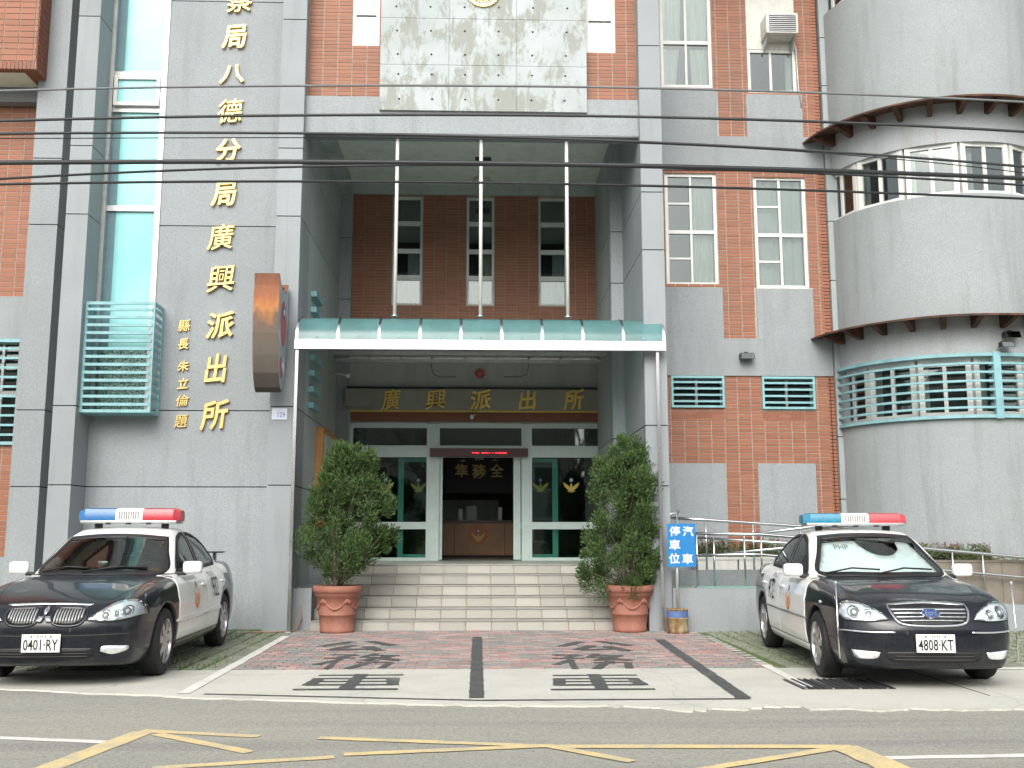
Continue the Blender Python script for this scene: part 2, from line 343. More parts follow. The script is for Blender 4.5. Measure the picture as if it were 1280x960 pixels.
# grass growing in the joints
mb = MB()
for par, xa, xb in ((mossL, -8, -2.72), (mossR, 3.27, 10.5)):
    for _ in range(14000):
        gx = xb - .04 + .1075 - .215 * (1 + rng.randrange(int((xb-xa)/.215))) + rng.gauss(0, .010); gy = rng.uniform(YP, 15.4)
        if rng.random() < .5: gx, gy = rng.uniform(xa, xb), YP + .2175 + .215 * rng.randrange(20) + rng.gauss(0, .010)
        if math.sin(gx * 1.7 + 1) * math.sin(gy * 1.3) + rng.uniform(-1, .8) < -.1: continue
        a = rng.uniform(0, 6.28); h = rng.uniform(.018, .055); wd = .006; dx, dy = math.cos(a)*wd, math.sin(a)*wd
        lx, ly = rng.gauss(0, .016), rng.gauss(0, .016)
        mb.add([(gx-dx, gy-dy, .004), (gx+dx, gy+dy, .004), (gx+lx, gy+ly, h)], [(0,1,2)])
plain('grass_blade', (.10, .165, .04), .7, var=.35, scale=3)
tag(mb.build('grass', 'grass_blade'), 'short green grass growing in the joints of the parking bays', 'grass', kind='stuff')

# ---------------------------------------------------------------- painted markings
def gpoly(pts, z): return [(*GR(x, y), z) for x, y in pts]
def mark(name, pts, mat, parent, z=.005):
    """outline given by the photo's corners, laid on the ground as a thin sheet"""
    p = gpoly(pts, z); return MB().add(p, [tuple(range(len(p)))]).build(name, mat, parent)
def strip(name, a, b, wd, mat, parent, z):
    """band of paint between two ground points (metres)"""
    a = Vector(a); b = Vector(b); d = (b - a).normalized(); nrm = Vector((-d.y, d.x)) * wd / 2
    m = max(1, int((b-a).length / .12)); L_, R_ = [], []
    for i in range(m + 1):
        q = a + (b - a) * i / m; L_.append((*(q + nrm * (1 + rng.uniform(-.14, .06))), z)); R_.append((*(q - nrm * (1 + rng.uniform(-.14, .06))), z))
    return MB().add(L_ + R_, [(i, i+1, m+1+i+1, m+1+i) for i in range(m)]).build(name, mat, parent)
G2 = lambda x, y: GR(x, y)
yl = [((0,984),(180,915),.17),((176,914),(324,921),.10),((196,918),(312,941),.10),((190,961),(418,947),.10),
      ((398,923),(700,934),.10),((700,934),(1066,934),.12),((430,944),(690,933),.10),((690,934),(790,953),.10),((1052,934),(1150,975),.22),((1040,937),(860,966),.10)]
for k, (a, b, wd) in enumerate(yl): strip('yellow_line', G2(*a), G2(*b), wd, 'yellow_paint', road, .004 + .0004 * k)
strip('white_line', G2(-300, 911), G2(131, 928), .10, 'white_paint', road, .0035)
strip('white_line', G2(1096, 948), G2(1500, 941), .10, 'white_paint', road, .0035)
strip('bay_line', (-2.56, 9.32), (-2.64, 14.6), .11, 'white_paint', apron, .0195)
strip('bay_line', (3.0, 9.55), (3.06, 11.2), .10, 'white_paint', apron, .0195)
for k in range(13):
    y0 = 11.25 + k * .25; strip('bay_dash', (3.07 + k*.006, y0), (3.075 + k*.006, y0 + .17), .12, 'white_paint_old', apron, .0195)
strip('bay_line', G2(1220, 838), G2(1420, 838), .12, 'white_paint', apron, .0195)
strip('black_stripe', (-.01, 9.0), (-.01, 14.4), .135, 'black_paint', apron, .0185)
strip('black_stripe', G2(255, 870), G2(600, 878), .05, 'black_paint', apron, .0187)
strip('black_stripe', G2(600, 878), G2(938, 876), .055, 'black_paint', apron, .0189)
strip('black_stripe', G2(930, 875), G2(824, 801), .14, 'black_paint', apron, .0191)

# ---------------------------------------------------------------- lettering
def glyph(s, flat=0.0, bevel=0.0, off=0.0, res=3):
    c = bpy.data.curves.new('glyph', 'FONT'); c.body = s; c.extrude = flat; c.bevel_depth = bevel; c.offset = off; c.resolution_u = res; c.bevel_resolution = 1
    o = bpy.data.objects.new('glyph', c); COL.objects.link(o); dg = bpy.context.evaluated_depsgraph_get()
    me = o.evaluated_get(dg).to_mesh(); v = np.array([p.co[:] for p in me.vertices]); f = [tuple(p.vertices) for p in me.polygons]
    o.to_mesh_clear() if False else None
    bpy.data.objects.remove(o); bpy.data.curves.remove(c)
    lo, hi = v[:, :2].min(0), v[:, :2].max(0); v[:, :2] -= (lo + hi) / 2
    return v, f, hi - lo
def letters(name, s, fn, w_, h_, mat, parent, flat=0.0, bevel=0.0, off=0.0, italic=0.0, rise=0.0, local=False):
    """one character (or word) scaled into a w_ x h_ box; fn maps (u, v, depth) to a place"""
    v, f, sz = glyph(s, flat, bevel, off)
    v = v.copy(); v[:, 0] *= w_ / sz[0]; v[:, 1] *= h_ / sz[1]
    u = v[:, 0] + italic * v[:, 1]; q = v[:, 1] + rise * v[:, 0]
    return MB().add([fn(a, b, d) for a, b, d in zip(u, q, v[:, 2])], f).build(name, mat, parent, local=local)
STROKES = {'車': [((-.92,.88),(1.02,.88),.14),((-.86,.46),(.86,.46),.15),((-.92,-.28),(.92,-.28),.17),((-.72,.10),(.72,.10),.13),((-.82,.50),(-.90,-.34),.26),((.82,.50),(.90,-.34),.26),((-1.12,-.78),(1.06,-.78),.15),((.04,1.0),(-.04,-.82),.30)],
 '公': [((-.25,.9),(-.95,-.1),.22),((.2,.95),(1.0,.05),.24),((-.05,.1),(-.6,-.8),.22),((-.6,-.75),(.6,-.62),.2),((.3,-.1),(.75,-.95),.24)],
 '務': [((-.95,.85),(-.25,.85),.14),((-.2,.85),(-.6,.5),.16),((-1,.38),(-.15,.38),.15),((-.55,.4),(-.6,-.95),.17),((-.5,.2),(-1,-.45),.15),((.3,1),(-.02,.45),.16),((.2,.72),(.95,.72),.14),((.85,.72),(.1,.05),.16),((.2,.5),(1.0,.05),.18),((-.02,-.2),(.85,-.2),.15),((.85,-.2),(.72,-.9),.18),((.45,.05),(-.1,-.95),.17)]}
for cx in (430, 757):
    for ch, xa, xb, ya, yb in (('車', -60, 62, 867, 845), ('務', -50, 54, 839, 819), ('公', -46, 50, 816, 803)):
        dx = {'車': 0, '務': 6, '公': 6}[ch] - (14 if (cx > 600 and ch != '車') else 0)
        p0 = GR(cx + xa + dx, ya); p1 = GR(cx + xb + dx, ya); y1 = GR(cx, yb)[1]
        mx, my, hx, hy = (p0[0] + p1[0]) / 2, (p0[1] + y1) / 2, (p1[0] - p0[0]) / 2, (y1 - p0[1]) / 2; mb = MB()
        for q, (a, b, wd) in enumerate(STROKES[ch]):              # brush-painted strokes with ragged edges
            a = Vector((a[0] * hx, a[1] * hy)); b = Vector((b[0] * hx, b[1] * hy)); d = (b - a).normalized(); nr = Vector((-d.y, d.x)); wd = wd * (hx * abs(nr.x) + hy * abs(nr.y)) * .5; m = 7; z = .0183 + .0002 * q
            Lp = [a + (b - a) * k / m + nr * wd * (1 + rng.uniform(-.16, .1)) for k in range(m + 1)]; Rp = [a + (b - a) * k / m - nr * wd * (1 + rng.uniform(-.16, .1)) for k in range(m + 1)]
            mb.add([(mx + p.x, my + p.y, z) for p in Lp + Rp], [(k, k+1, m+2+k, m+1+k) for k in range(m)])
        mb.build('painted_character', 'black_paint', apron)
# drain grating
gx0, gy0 = GR(1004, 864); gx1, gy1 = GR(1100, 851)
dr = thing('drain_grating', 'dark slotted iron drain grating set in concrete before the parked sedan', 'drain', ((gx0+gx1)/2, (gy0+gy1)/2, .014))
box('drain_pit', 'dark_gap', dr, gx0, gx1 - .1, gy0, gy1, .0145, .017)
for k in range(14):
    xx = gx0 + .02 + k * (gx1 - gx0 - .15) / 13; box('bar', 'stainless_dull' if k % 4 == 0 else 'dark_gap', dr, xx, xx + .022, gy0, gy1, .0172, .026)
# ================================================================ police station
Y0, Y1, YR, YB = 15.2, 15.75, 17.3, 19.6
ZTOP = 12.4
st = thing('police_station', 'grey granite and red brick police station with a round tower at its side', 'building', (0, Y0, 0))
def blocks(name, xs, ys, zs, mat='granite', gap=.016, parent=st, piece='stone_block'):
    """a pier of stacked stone blocks with open joints over a dark core"""
    x0, x1 = xs; y0, y1 = ys
    core = box(name, 'dark_gap', parent, x0 + .02, x1 - .02, y0 + .02, y1 - .005, zs[0], zs[-1])
    for a, b in zip(zs, zs[1:]):
        if b - a > .03: box(piece, mat, core, x0, x1, y0, y1, a + gap / 2, b - gap / 2)
    return core
def grid_wall(mb, x0, x1, z0, z1, ya, yb, holes):
    zs = sorted({z0, z1, *[min(max(h[k], z0), z1) for h in holes for k in (2, 3)]})
    for a, b in zip(zs, zs[1:]):
        if b - a < 1e-5: continue
        m = (a + b) / 2; cuts = sorted([(max(h[0], x0), min(h[1], x1)) for h in holes if h[2] < m < h[3] and h[1] > x0 and h[0] < x1]); x = x0
        for c0, c1 in cuts + [(x1, x1)]:
            if c0 - x > 1e-4: mb.box(x, c0, ya, yb, a, b)
            x = max(x, c1)
    return mb
brick_mesh_cache = {}
def brick_fill(x0, x1, z0, z1, y, holes, mat, parent, cw=.2305, ch=.0605, limit=0, zc=None, proud=.007, joint=.009):
    """stack-bonded facing tiles; the `limit` closest to height zc are separate objects, the others one joined part"""
    allb = []; nz = int(round((z1 - z0) / ch)); chh = (z1 - z0) / nz
    for j in range(nz):
        a, b = z0 + j * chh, z0 + (j + 1) * chh; m = (a + b) / 2
        x = x0
        while x < x1 - .01:
            e = min(x + cw, x1); segs = [(x, e)]
            for h in holes:
                if h[2] < m < h[3]:
                    ns = []
                    for s0, s1 in segs:
                        if h[1] <= s0 or h[0] >= s1: ns.append((s0, s1)); continue
                        if h[0] > s0: ns.append((s0, h[0]))
                        if h[1] < s1: ns.append((h[1], s1))
                    segs = ns
            for s0, s1 in segs:
                if s1 - s0 > .03: allb.append((s0, s1, a, b))
            x = e
    full = [q for q in allb if abs((q[1] - q[0]) - cw) < .002]; part = []
    if limit:
        full.sort(key=lambda q: abs((q[2] + q[3]) / 2 - zc)); part = full[:limit]
        if cw not in brick_mesh_cache:
            brick_mesh_cache[cw] = small_brick(cw - joint, chh - joint * .8, .012, mat)
        off = LOC[parent.name]
        for s0, s1, a, b in part:
            o = bpy.data.objects.new('brick', brick_mesh_cache[cw]); COL.objects.link(o); o.parent = parent
            o.location = ((s0+s1)/2 - off.x, y + .004 - off.y + rng.uniform(-.0015, .0015), (a+b)/2 - off.z)
    ps = set(part); mb = MB()
    for q in allb:
        if q in ps: continue
        s0, s1, a, b = q; j = joint / 2; yy = y - proud + rng.uniform(-.0015, .0015); k = .0025
        v = [(s0+j, y+.001, a+j*.8), (s1-j, y+.001, a+j*.8), (s1-j, y+.001, b-j*.8), (s0+j, y+.001, b-j*.8)]
        v += [(s0+j+k, yy, a+j*.8+k), (s1-j-k, yy, a+j*.8+k), (s1-j-k, yy, b-j*.8-k), (s0+j+k, yy, b-j*.8-k)]
        mb.add(v, [(4,5,6,7),(0,1,5,4),(1,2,6,5),(2,3,7,6),(3,0,4,7)])
    return tag(mb.build('brickwork', mat, parent), kind='stuff')
def small_brick(x, z, d, mat):
    k = .0025; m = bpy.data.meshes.new('brick')
    v = [(-x/2,0,-z/2),(x/2,0,-z/2),(x/2,0,z/2),(-x/2,0,z/2),(-x/2+k,-d,-z/2+k),(x/2-k,-d,-z/2+k),(x/2-k,-d,z/2-k),(-x/2+k,-d,z/2-k)]
    m.from_pydata(v, [], [(4,5,6,7),(0,1,5,4),(1,2,6,5),(2,3,7,6),(3,0,4,7)]); m.materials.append(M[mat]); return m
def window(x0, x1, z0, z1, y, cols, rows, fw=.05, parent=st, mat='white_frame', gl='window_glass', depth=.07, sub=(), curtains=(), tmat='curtain', mull=.04):
    """frame set in the opening with real panes; cols/rows: inner mullion positions as fractions"""
    mb = MB(); ya, yb = y, y + depth
    mb.box(x0, x0+fw, ya, yb, z0, z1); mb.box(x1-fw, x1, ya, yb, z0, z1); mb.box(x0+fw, x1-fw, ya, yb, z0, z0+fw); mb.box(x0+fw, x1-fw, ya, yb, z1-fw, z1)
    X = [x0+fw] + [x0 + (x1-x0)*c for c in cols] + [x1-fw]; Z = [z0+fw] + [z0 + (z1-z0)*c for c in rows] + [z1-fw]
    for c in X[1:-1]: mb.box(c-mull/2, c+mull/2, ya+.006, yb-.004, z0+fw, z1-fw)
    for r_ in Z[1:-1]: mb.box(x0+fw, x1-fw, ya+.003, yb-.007, r_-mull*.8, r_+mull*.8)
    for (cx0, cx1, zz) in sub: mb.box(x0+(x1-x0)*cx0, x0+(x1-x0)*cx1, ya+.012, yb-.02, z0+(z1-z0)*zz-.018, z0+(z1-z0)*zz+.018)
    o = mb.build('window', mat, parent)
    for i in range(len(X)-1):
        for j in range(len(Z)-1):
            MB().box(X[i], X[i+1], y+depth*.5+.004*(i%2), y+depth*.5+.004*(i%2)+.003, Z[j], Z[j+1]).build('pane', gl, o)
    for (c0, c1, r0, r1, sway) in curtains:
        m2 = MB(); n = 26; a, b = x0+(x1-x0)*c0, x0+(x1-x0)*c1; za, zb = z0+(z1-z0)*r0, z0+(z1-z0)*r1; vs_ = []
        for k in range(n+1):
            f = k/n; yy = y + depth + .06 + .022*math.sin(f*n*1.25) + .01*math.sin(f*17+sway*9)
            xb_ = a + (b-a)*f; vs_ += [(xb_ + sway*(.35+.65*f)*(b-a)*.5, yy, za), (xb_, yy, zb)]
        m2.add(vs_, [(2*k, 2*k+2, 2*k+3, 2*k+1) for k in range(n)], True).build('curtain', tmat, o)
    return o
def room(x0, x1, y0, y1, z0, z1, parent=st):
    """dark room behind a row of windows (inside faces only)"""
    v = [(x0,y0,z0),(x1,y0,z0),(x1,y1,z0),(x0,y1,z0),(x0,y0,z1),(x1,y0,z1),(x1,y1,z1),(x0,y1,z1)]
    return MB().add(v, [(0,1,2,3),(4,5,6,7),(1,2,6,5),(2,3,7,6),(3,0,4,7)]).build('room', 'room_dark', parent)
def louvre_bars(parent, x0, x1, y, zlist, h, d, mat='cyan_bar', tilt=.35, name='bar'):
    for z in zlist:
        MB().prism([(y, z - h*.5), (y + d, z - h*.5 + d*tilt), (y + d, z + h*.5 + d*tilt), (y, z + h*.5)], 'x', x0, x1).build(name, mat, parent)

# ---- left wing -----------------------------------------------------------------------------
zp = lambda y: WZ(355, y, Y0)
za = lambda y: WZ(280, y, Y1)
gz = [0.0, zp(706), zp(606.5), zp(508), zp(400) if False else zp(270), zp(185), zp(24), ZTOP]
xC0, xC1 = WX(333.5, 600, Y0), WX(365.5, 600, Y0)
blocks('pier', (xC0, xC1), (Y0, Y1 + .3), [gz[0], gz[2], gz[3], gz[4], gz[5], gz[6], gz[7]])
xB0, xB1 = WX(66, 512, Y0), WX(94.5, 512, Y0)
blocks('pier', (xB0, xB1), (Y0, Y1 + .4), [gz[0], gz[2], gz[3], gz[4], gz[5], gz[6], gz[7]])
xA0, xA1 = WX(18.5, 512, Y1), WX(56, 512, Y1)
blocks('pier', (xA0, xA1), (Y1, Y1 + .9), [0, gz[2], gz[3], gz[4], gz[5], ZTOP])
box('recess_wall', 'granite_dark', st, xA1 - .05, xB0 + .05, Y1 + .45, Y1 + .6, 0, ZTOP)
# panel between the piers, with the tall glazed slot
xw0, xw1 = WX(124, 300, Y1), WX(198.5, 300, Y1)
zw0 = za(516)
hole = [(xw0, xw1, zw0, ZTOP + 1)]
core = grid_wall(MB(), xB1 - .02, xC0 + .02, 0, ZTOP, Y1 + .03, Y1 + .3, hole).build('wall_panel', 'dark_gap', st)
for a, b in zip([0, gz[2], gz[3], gz[4], za(2), ZTOP - .5], [gz[2], gz[3], gz[4], za(2), ZTOP - .5, ZTOP]):
    for (p0, p1) in ([(xB1 + .002, xC0 - .002)] if b <= zw0 + .02 else [(xB1 + .002, xw0), (xw1, xC0 - .002)]):
        if a < zw0 < b:
            box('stone_block', 'granite', core, p0, p1, Y1, Y1 + .05, a + .008, b - .008)
        else: box('stone_block', 'granite', core, p0, p1, Y1, Y1 + .05, a + .008, b - .008)
    if a < zw0 < b: box('stone_block', 'granite', core, xw0 + .001, xw1 - .001, Y1, Y1 + .05, a + .008, zw0 - .004)
# tall window
wz = lambda y: WZ(165, y, Y1)
fr = MB()
for a, b in ((xw0, xw0 + .075), (xw1 - .085, xw1)): fr.box(a, b, Y1 - .02, Y1 + .16, zw0, ZTOP)
for y in (259, 135, 91): fr.box(xw0 + .075, xw1 - .085, Y1 + .05, Y1 + .15, wz(y) - .045, wz(y) + .045)
tall = fr.build('window', 'alu_grey', st); tag(tall, 'tall narrow window glazed in turquoise film')
seg = [zw0, wz(259) - .045, wz(259) + .045, wz(135) - .045, wz(91) + .045, ZTOP]
for a, b in ((seg[0], seg[1]), (seg[2], seg[3]), (seg[4], seg[5])): box('pane', 'cyan_glass', tall, xw0 + .075, xw1 - .085, Y1 + .10, Y1 + .115, a, b)
cs = MB(); c0, c1, d0, d1 = xw0 + .09, xw1 - .10, wz(132), wz(95)
for q in ((c0, c0+.06, d0, d1), (c1-.06, c1, d0, d1), (c0+.06, c1-.06, d0, d0+.06), (c0+.06, c1-.06, d1-.06, d1)): cs.box(q[0], q[1], Y1 - .02, Y1 + .06, q[2], q[3])
co = cs.build('casement', 'white_frame', tall); box('pane', 'cyan_glass', tall, c0 + .06, c1 - .06, Y1 + .02, Y1 + .03, d0 + .06, d1 - .06)
plain('pane_strip_dark', (.12, .22, .25), .5); box('pane_strip', 'pane_strip_dark', tall, xw0 + .0755, xw0 + .20, Y1 + .095, Y1 + .0985, zw0, ZTOP)  # darker strip down the left side of the panes
box('back_wall', 'room_dark', st, xB1, xC0, Y1 + .5, Y1 + .6, 0, ZTOP)
# far-left brick bay
YL = 16.25; zl = lambda y: WZ(20, y, YL)
xL1 = xA0 + .01
lv = (WX(-150, 490, YL), WX(23, 490, YL), zl(556), zl(425))
lw = grid_wall(MB(), -13, xL1, 0, ZTOP, YL, YL + .25, [lv]).build('facade_wall', 'mortar', st)
box('stone_band', 'granite', lw, -13, xL1, YL - .03, YL + .02, zl(425), zl(371)); box('stone_plinth', 'granite', lw, -13, xL1, YL - .03, YL + .02, 0, zl(696))
brick_fill(-9.6, xL1 - .001, zl(371), ZTOP - 1, YL, [], 'brick', lw, ch=.079, cw=.24); brick_fill(-9.6, xL1 - .001, zl(696), zl(556), YL, [], 'brick', lw, ch=.079, cw=.24)
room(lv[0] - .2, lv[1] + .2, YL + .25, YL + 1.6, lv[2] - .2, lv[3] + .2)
window(lv[0], lv[1], lv[2], lv[3], YL + .10, (.33, .66, .85), (.5,), mat='alu_grey')
lo = thing('window_louvre', 'wide turquoise slatted window grille on the brick bay beside the stone pier', 'grille', ((lv[0]+lv[1])/2, YL, lv[2]))
for z in (lv[2] + .02, lv[3] - .02): MB().box(lv[0], lv[1], YL - .06, YL - .02, z - .025, z + .025).build('frame', 'cyan_bar', lo)
for xx in (lv[0] + .5, lv[1] - .03): MB().box(xx, xx + .03, YL - .018, YL + .012, lv[2] + .05, lv[3] - .05).build('frame', 'cyan_bar', lo)
louvre_bars(lo, lv[0], lv[1], YL - .075, [lv[2] + (lv[3]-lv[2]) * k / 11 for k in range(1, 11)], .036, .05, tilt=.1)
# brick-clad projecting box high on the left
bx1 = WX(46.5, 60, 15.35); bzb = WZ(40, 86, 15.35)
bb = thing('brick_balcony', 'red brick boxed balcony jutting out high above the left bay', 'balcony', (bx1 - 1.5, 15.35, bzb))
core = box('parapet', 'mortar', bb, -13, bx1 - .012, 15.365, YL - .05, bzb + .01, ZTOP)
brick_fill(-9.4, bx1 - .006, bzb + .13, 10.6, 15.362, [], 'brick', core, ch=.0985, cw=.24)
mbk = MB(); x = -9.4
while x < bx1 - .05: mbk.box(x, x + .052, 15.352, 15.37, bzb, bzb + .122); x += .061
mbk.build('soldier_course', 'brick_soldier', core)
mbk = MB(); z = bzb
while z < 10.6:                                         # the return side, in view from the forecourt
    y = 15.37
    while y < YL - .1: mbk.box(bx1 - .02, bx1, y, min(y + .11, YL - .06), z, z + .09); y += .12
    z += .0985
mbk.build('side_bricks', 'brick_soldier', core)
mbk = MB(); y = 15.37
while y < YL - .1: mbk.box(bx1 - .22, bx1 - .005, y, y + .055, bzb - .008, bzb + .005); y += .063
x = -9.4
while x < bx1 - .25: mbk.box(x, x + .052, 15.36, 15.48, bzb - .008, bzb + .005); x += .061
mbk.build('soffit_bricks', 'brick_soldier', core)
box('soffit_panel', 'soffit', core, -9.5, bx1 - .23, 15.5, YL - .06, bzb + .0, bzb + .008)
box('ledge', 'granite_dark', st, -13, xL1, YL - .22, YL - .035, zl(134), zl(112) + .25)

# ---- porch --------------------------------------------------------------------------------
xD0, xD1 = WX(805, 430, Y0), WX(833, 430, Y0)
zb0 = WZ(600, 168.5, 15.35); zb1 = WZ(600, 126, 15.42)                     # front beam
lz = WZ(600, 701, YB) if False else .93                                   # entrance floor
blocks('pier', (xD0, xD1), (Y0, YR), [0, zp(606.5), zp(530), zp(308), zp(235), zp(50), ZTOP])
lside = MB(); zz = [0, gz[2], gz[3], gz[4], gz[5], ZTOP]
coreL = box('porch_wall', 'dark_gap', st, xC1 - .30, xC1 - .02, Y1 + .3, YB, 0, ZTOP)
for a, b in zip(zz, zz[1:]): box('stone_block', 'porch_granite_lit', coreL, xC1 - .06, xC1 - .001, Y1 + .301, YB, a + .008, b - .008)
# opening with blue bars in the porch side wall is set as a grille below
coreR = box('porch_wall', 'dark_gap', st, 2.32, xD1, YR + .02, YB, 0, ZTOP)
for a, b in zip([0, zp(606.5), zp(530), zp(308), zp(235), ZTOP], [zp(606.5), zp(530), zp(308), zp(235), ZTOP, ZTOP]):
    if b > a: (box('stone_block', 'porch_granite_lit', coreR, 2.28, xD1 - .1, YR + .5, YB, a + .008, b - .008), box('stone_block', 'granite', coreR, 2.28, xD1 - .1, YR + .002, YR + .498, a + .008, b - .008))
xb0, xb1 = WX(440, 330, YB), 2.5
YBB = YB + .12
blocks('pilaster', (xC1, xb0), (YB - .06, YB + .2), [lz, WZ(430, 375, YB), WZ(430, 298, YB), ZTOP - 2])
# back wall of the recess above the canopy
zw = lambda y: WZ(600, y, YB)
win3 = []
for (a, b) in ((490, 528), (583, 618), (673, 709)):
    win3.append((WX(a, 320, YB), WX(b, 320, YB), zw(382), zw(246)))
bwall = grid_wall(MB(), xb0, xb1, zw(441), zw(244), YB, YB + .2, win3).build('facade_wall', 'mortar_dark', st)
brick_fill(xb0, xb1, zw(440), zw(245), YB, win3, 'brick_sheltered', bwall, joint=.008)
box('lintel_beam', 'porch_plaster', st, xC1, 2.5, YB - .05, YB + .2, zw(244.5), 8.6)
for h in win3:
    window(h[0], h[1], h[2], h[3], YB + .06, (), (.255, .50, .755), fw=.05, mull=.055, curtains=((.05, .95, .03, .24, 0), (.5, .95, .26, .5, 0)))
room(xb0 - .2, xb1 + .2, YB + .2, YB + 2, zw(390), zw(240))
box('porch_ceiling', 'soffit', st, xC1 - .3, xD1, 15.60, YB + .2, 8.28, 8.5)
box('ceiling_rib', 'porch_plaster', st, xC1, xC1 + .22, 15.7, YB - .06, 8.06, 8.28)
box('front_beam', 'granite', st, xC1 - .004, xD0 + .004, 15.32, 15.60, zb0, zb1)
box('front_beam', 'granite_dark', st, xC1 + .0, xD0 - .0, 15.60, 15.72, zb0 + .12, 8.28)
# brick field and windows over the porch
zq = lambda y: WZ(600, y, 15.45)
wt = [(WX(441, 30, 15.45), WX(474.5, 30, 15.45), zq(61), zq(-60)), (WX(731.5, 30, 15.45), WX(768.5, 30, 15.45), zq(65), zq(-60))]
uw = grid_wall(MB(), xC1 - .01, xD0 + .01, zb1, ZTOP, 15.45, 15.6, wt).build('facade_wall', 'mortar', st)
sx0, sx1 = WX(474, 130, 15.28), WX(734, 130, 15.28)
brick_fill(xC1, xD0, zb1 + .005, ZTOP - .3, 15.45, wt + [(sx0 + .1, sx1 - .1, 0, 99)], 'brick', uw)
for h in wt: window(h[0], h[1], h[2], h[3], 15.46, (), (.36, .68), fw=.055, mull=.06, curtains=((.02, .4, .02, .98, 0),) if h is wt[0] else ((.55, .98, .02, .98, 0),))
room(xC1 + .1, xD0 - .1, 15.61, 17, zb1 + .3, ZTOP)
# weathered cement slab with tie holes
sz0 = WZ(600, 139, 15.28); seam_x = [sx0, WX(561, 90, 15.28), WX(645.5, 90, 15.28), sx1]; seam_z = [sz0, WZ(600, 82, 15.28), WZ(600, 24, 15.28), WZ(600, -60, 15.28), ZTOP]
slab = box('cement_slab', 'concrete_slab', st, sx0 + .01, sx1 - .01, 15.30, 15.45, sz0 + .01, ZTOP); tag(slab, 'weathered grey-white cement slab with rows of tie holes')
for a, b in zip(seam_x, seam_x[1:]):
    for c, d in zip(seam_z, seam_z[1:]): box('slab_panel', 'concrete_slab', slab, a + .003, b - .003, 15.275, 15.31, c + .003, d - .003)
for i in range(6):
    for y in (123.5, 92.5, 67.5, 38, 8, -24):
        px = 497 + i * 42.1 + (y - 60) * (i - 2.5) * -.012
        hx, hz = PXZ(px, y + i * .5, 15.275); MB().lathe([(0, -.003), (.014, -.003), (.018, 0)], (hx, 15.274, hz), 10, 'y').build('tie_hole', 'dark_gap', slab)
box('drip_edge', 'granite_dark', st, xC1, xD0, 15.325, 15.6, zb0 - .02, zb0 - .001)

# ---- ground floor under the canopy -----------------------------------------------------------
zd = lambda y: WZ(600, y, YB); xd = lambda x: WX(x, 600, YB)
box('entrance_wall', 'porch_plaster', st, xC1, 2.5, YB - .02, YB + .15, zd(486), zd(441) - .002)
box('entrance_jamb', 'porch_plaster', st, xC1, xd(436), YB - .03, YB + .3, lz, zd(486)); box('entrance_jamb', 'porch_plaster', st, xd(763), 2.5, YB - .03, YB + .3, lz, zd(486))
box('sign_bulkhead', 'porch_plaster', st, xd(436), xd(763), YB + .02, YB + .15, zd(530), zd(486))
box('timber_strip', 'brick_soldier', st, xd(438), xd(762), YB - .05, YB + .0, zd(527), zd(516))
ent = MB()
def erect(x0, x1, y0, y1, ya=-.0, yb=.10): ent.box(xd(x0), xd(x1), YB + ya, YB + yb, zd(y1), zd(y0))
for a, b in ((436, 440), (533, 549), (652, 665), (758, 763)): erect(a, b, 530, 701)
for a, b in ((440, 533), (549, 652), (665, 758)): erect(a, b, 529, 535, .004, .096); erect(a, b, 557, 571.5, .004, .096)
erect(440, 533, 697, 701, .004, .096); erect(665, 758, 697, 701, .004, .096)
erect(440, 533, 652.5, 661.5, .002, .098); erect(665, 758, 652.5, 661.5, .002, .098)
door = ent.build('entrance_frame', 'door_frame', st)
for a, b in ((440, 533), (549, 652), (665, 758)): box('pane', 'door_glass', door, xd(a), xd(b), YB + .05, YB + .056, zd(557), zd(535))
for a, b in ((440, 533), (665, 758)):
    for c, d in ((571.5, 652.5), (661.5, 697)): box('pane', 'door_glass', door, xd(a), xd(b), YB + .05, YB + .056, zd(d), zd(c))
for a, b, g in ((497, 553, (544, 553)), (642, 698, (642, 651))):
    sl = MB()
    sx = (xd(a), xd(b)); ya, yb = YB + .115, YB + .155
    for u, v in ((sx[0], sx[0] + .11), (sx[1] - .11, sx[1])): sl.box(u, v, ya, yb, lz + .01, zd(571))
    for c, d in ((571, 577), (653, 661), (693, 700)): sl.box(sx[0] + .11, sx[1] - .11, ya + .003, yb - .003, zd(d), zd(c))
    s_ = sl.build('sliding_door', 'door_green', st)
    for c, d in ((577, 653), (661, 693)): box('pane', 'door_glass', s_, sx[0] + .11, sx[1] - .11, ya + .018, ya + .023, zd(d), zd(c))
    box('stile', 'door_frame', s_, xd(g[0]), xd(g[1]), ya - .012, ya - .001, lz + .02, zd(571))
# interior hall
def hall():
    x0, x1, y0, y1, z0, z1 = xC1 + .1, 2.45, YB + .18, 25.5, lz, zd(520)
    v = [(x0,y0,z0),(x1,y0,z0),(x1,y1,z0),(x0,y1,z0),(x0,y0,z1),(x1,y0,z1),(x1,y1,z1),(x0,y1,z1)]
    MB().add(v, [(4,5,6,7),(1,2,6,5),(2,3,7,6),(3,0,4,7)]).build('hall_wall', 'hall_wall', st)
    MB().add(v, [(0,1,2,3)]).build('hall_floor', 'hall_floor', st)
plain('hall_wall', (.20, .195, .17), .9); plain('hall_floor', (.25, .24, .21), .35)
hall()
YK = 22.6; zk = lambda y: WZ(600, y, YK); xk = lambda x: WX(x, 640, YK)
plain('wood_front', (.40, .205, .10), .45, var=.18, scale=3); plain('wood_dark', (.10, .055, .035), .4)
cn = thing('reception_counter', 'brown wooden reception counter seen through the open entrance', 'counter', (0, YK, lz))
kw = MB()
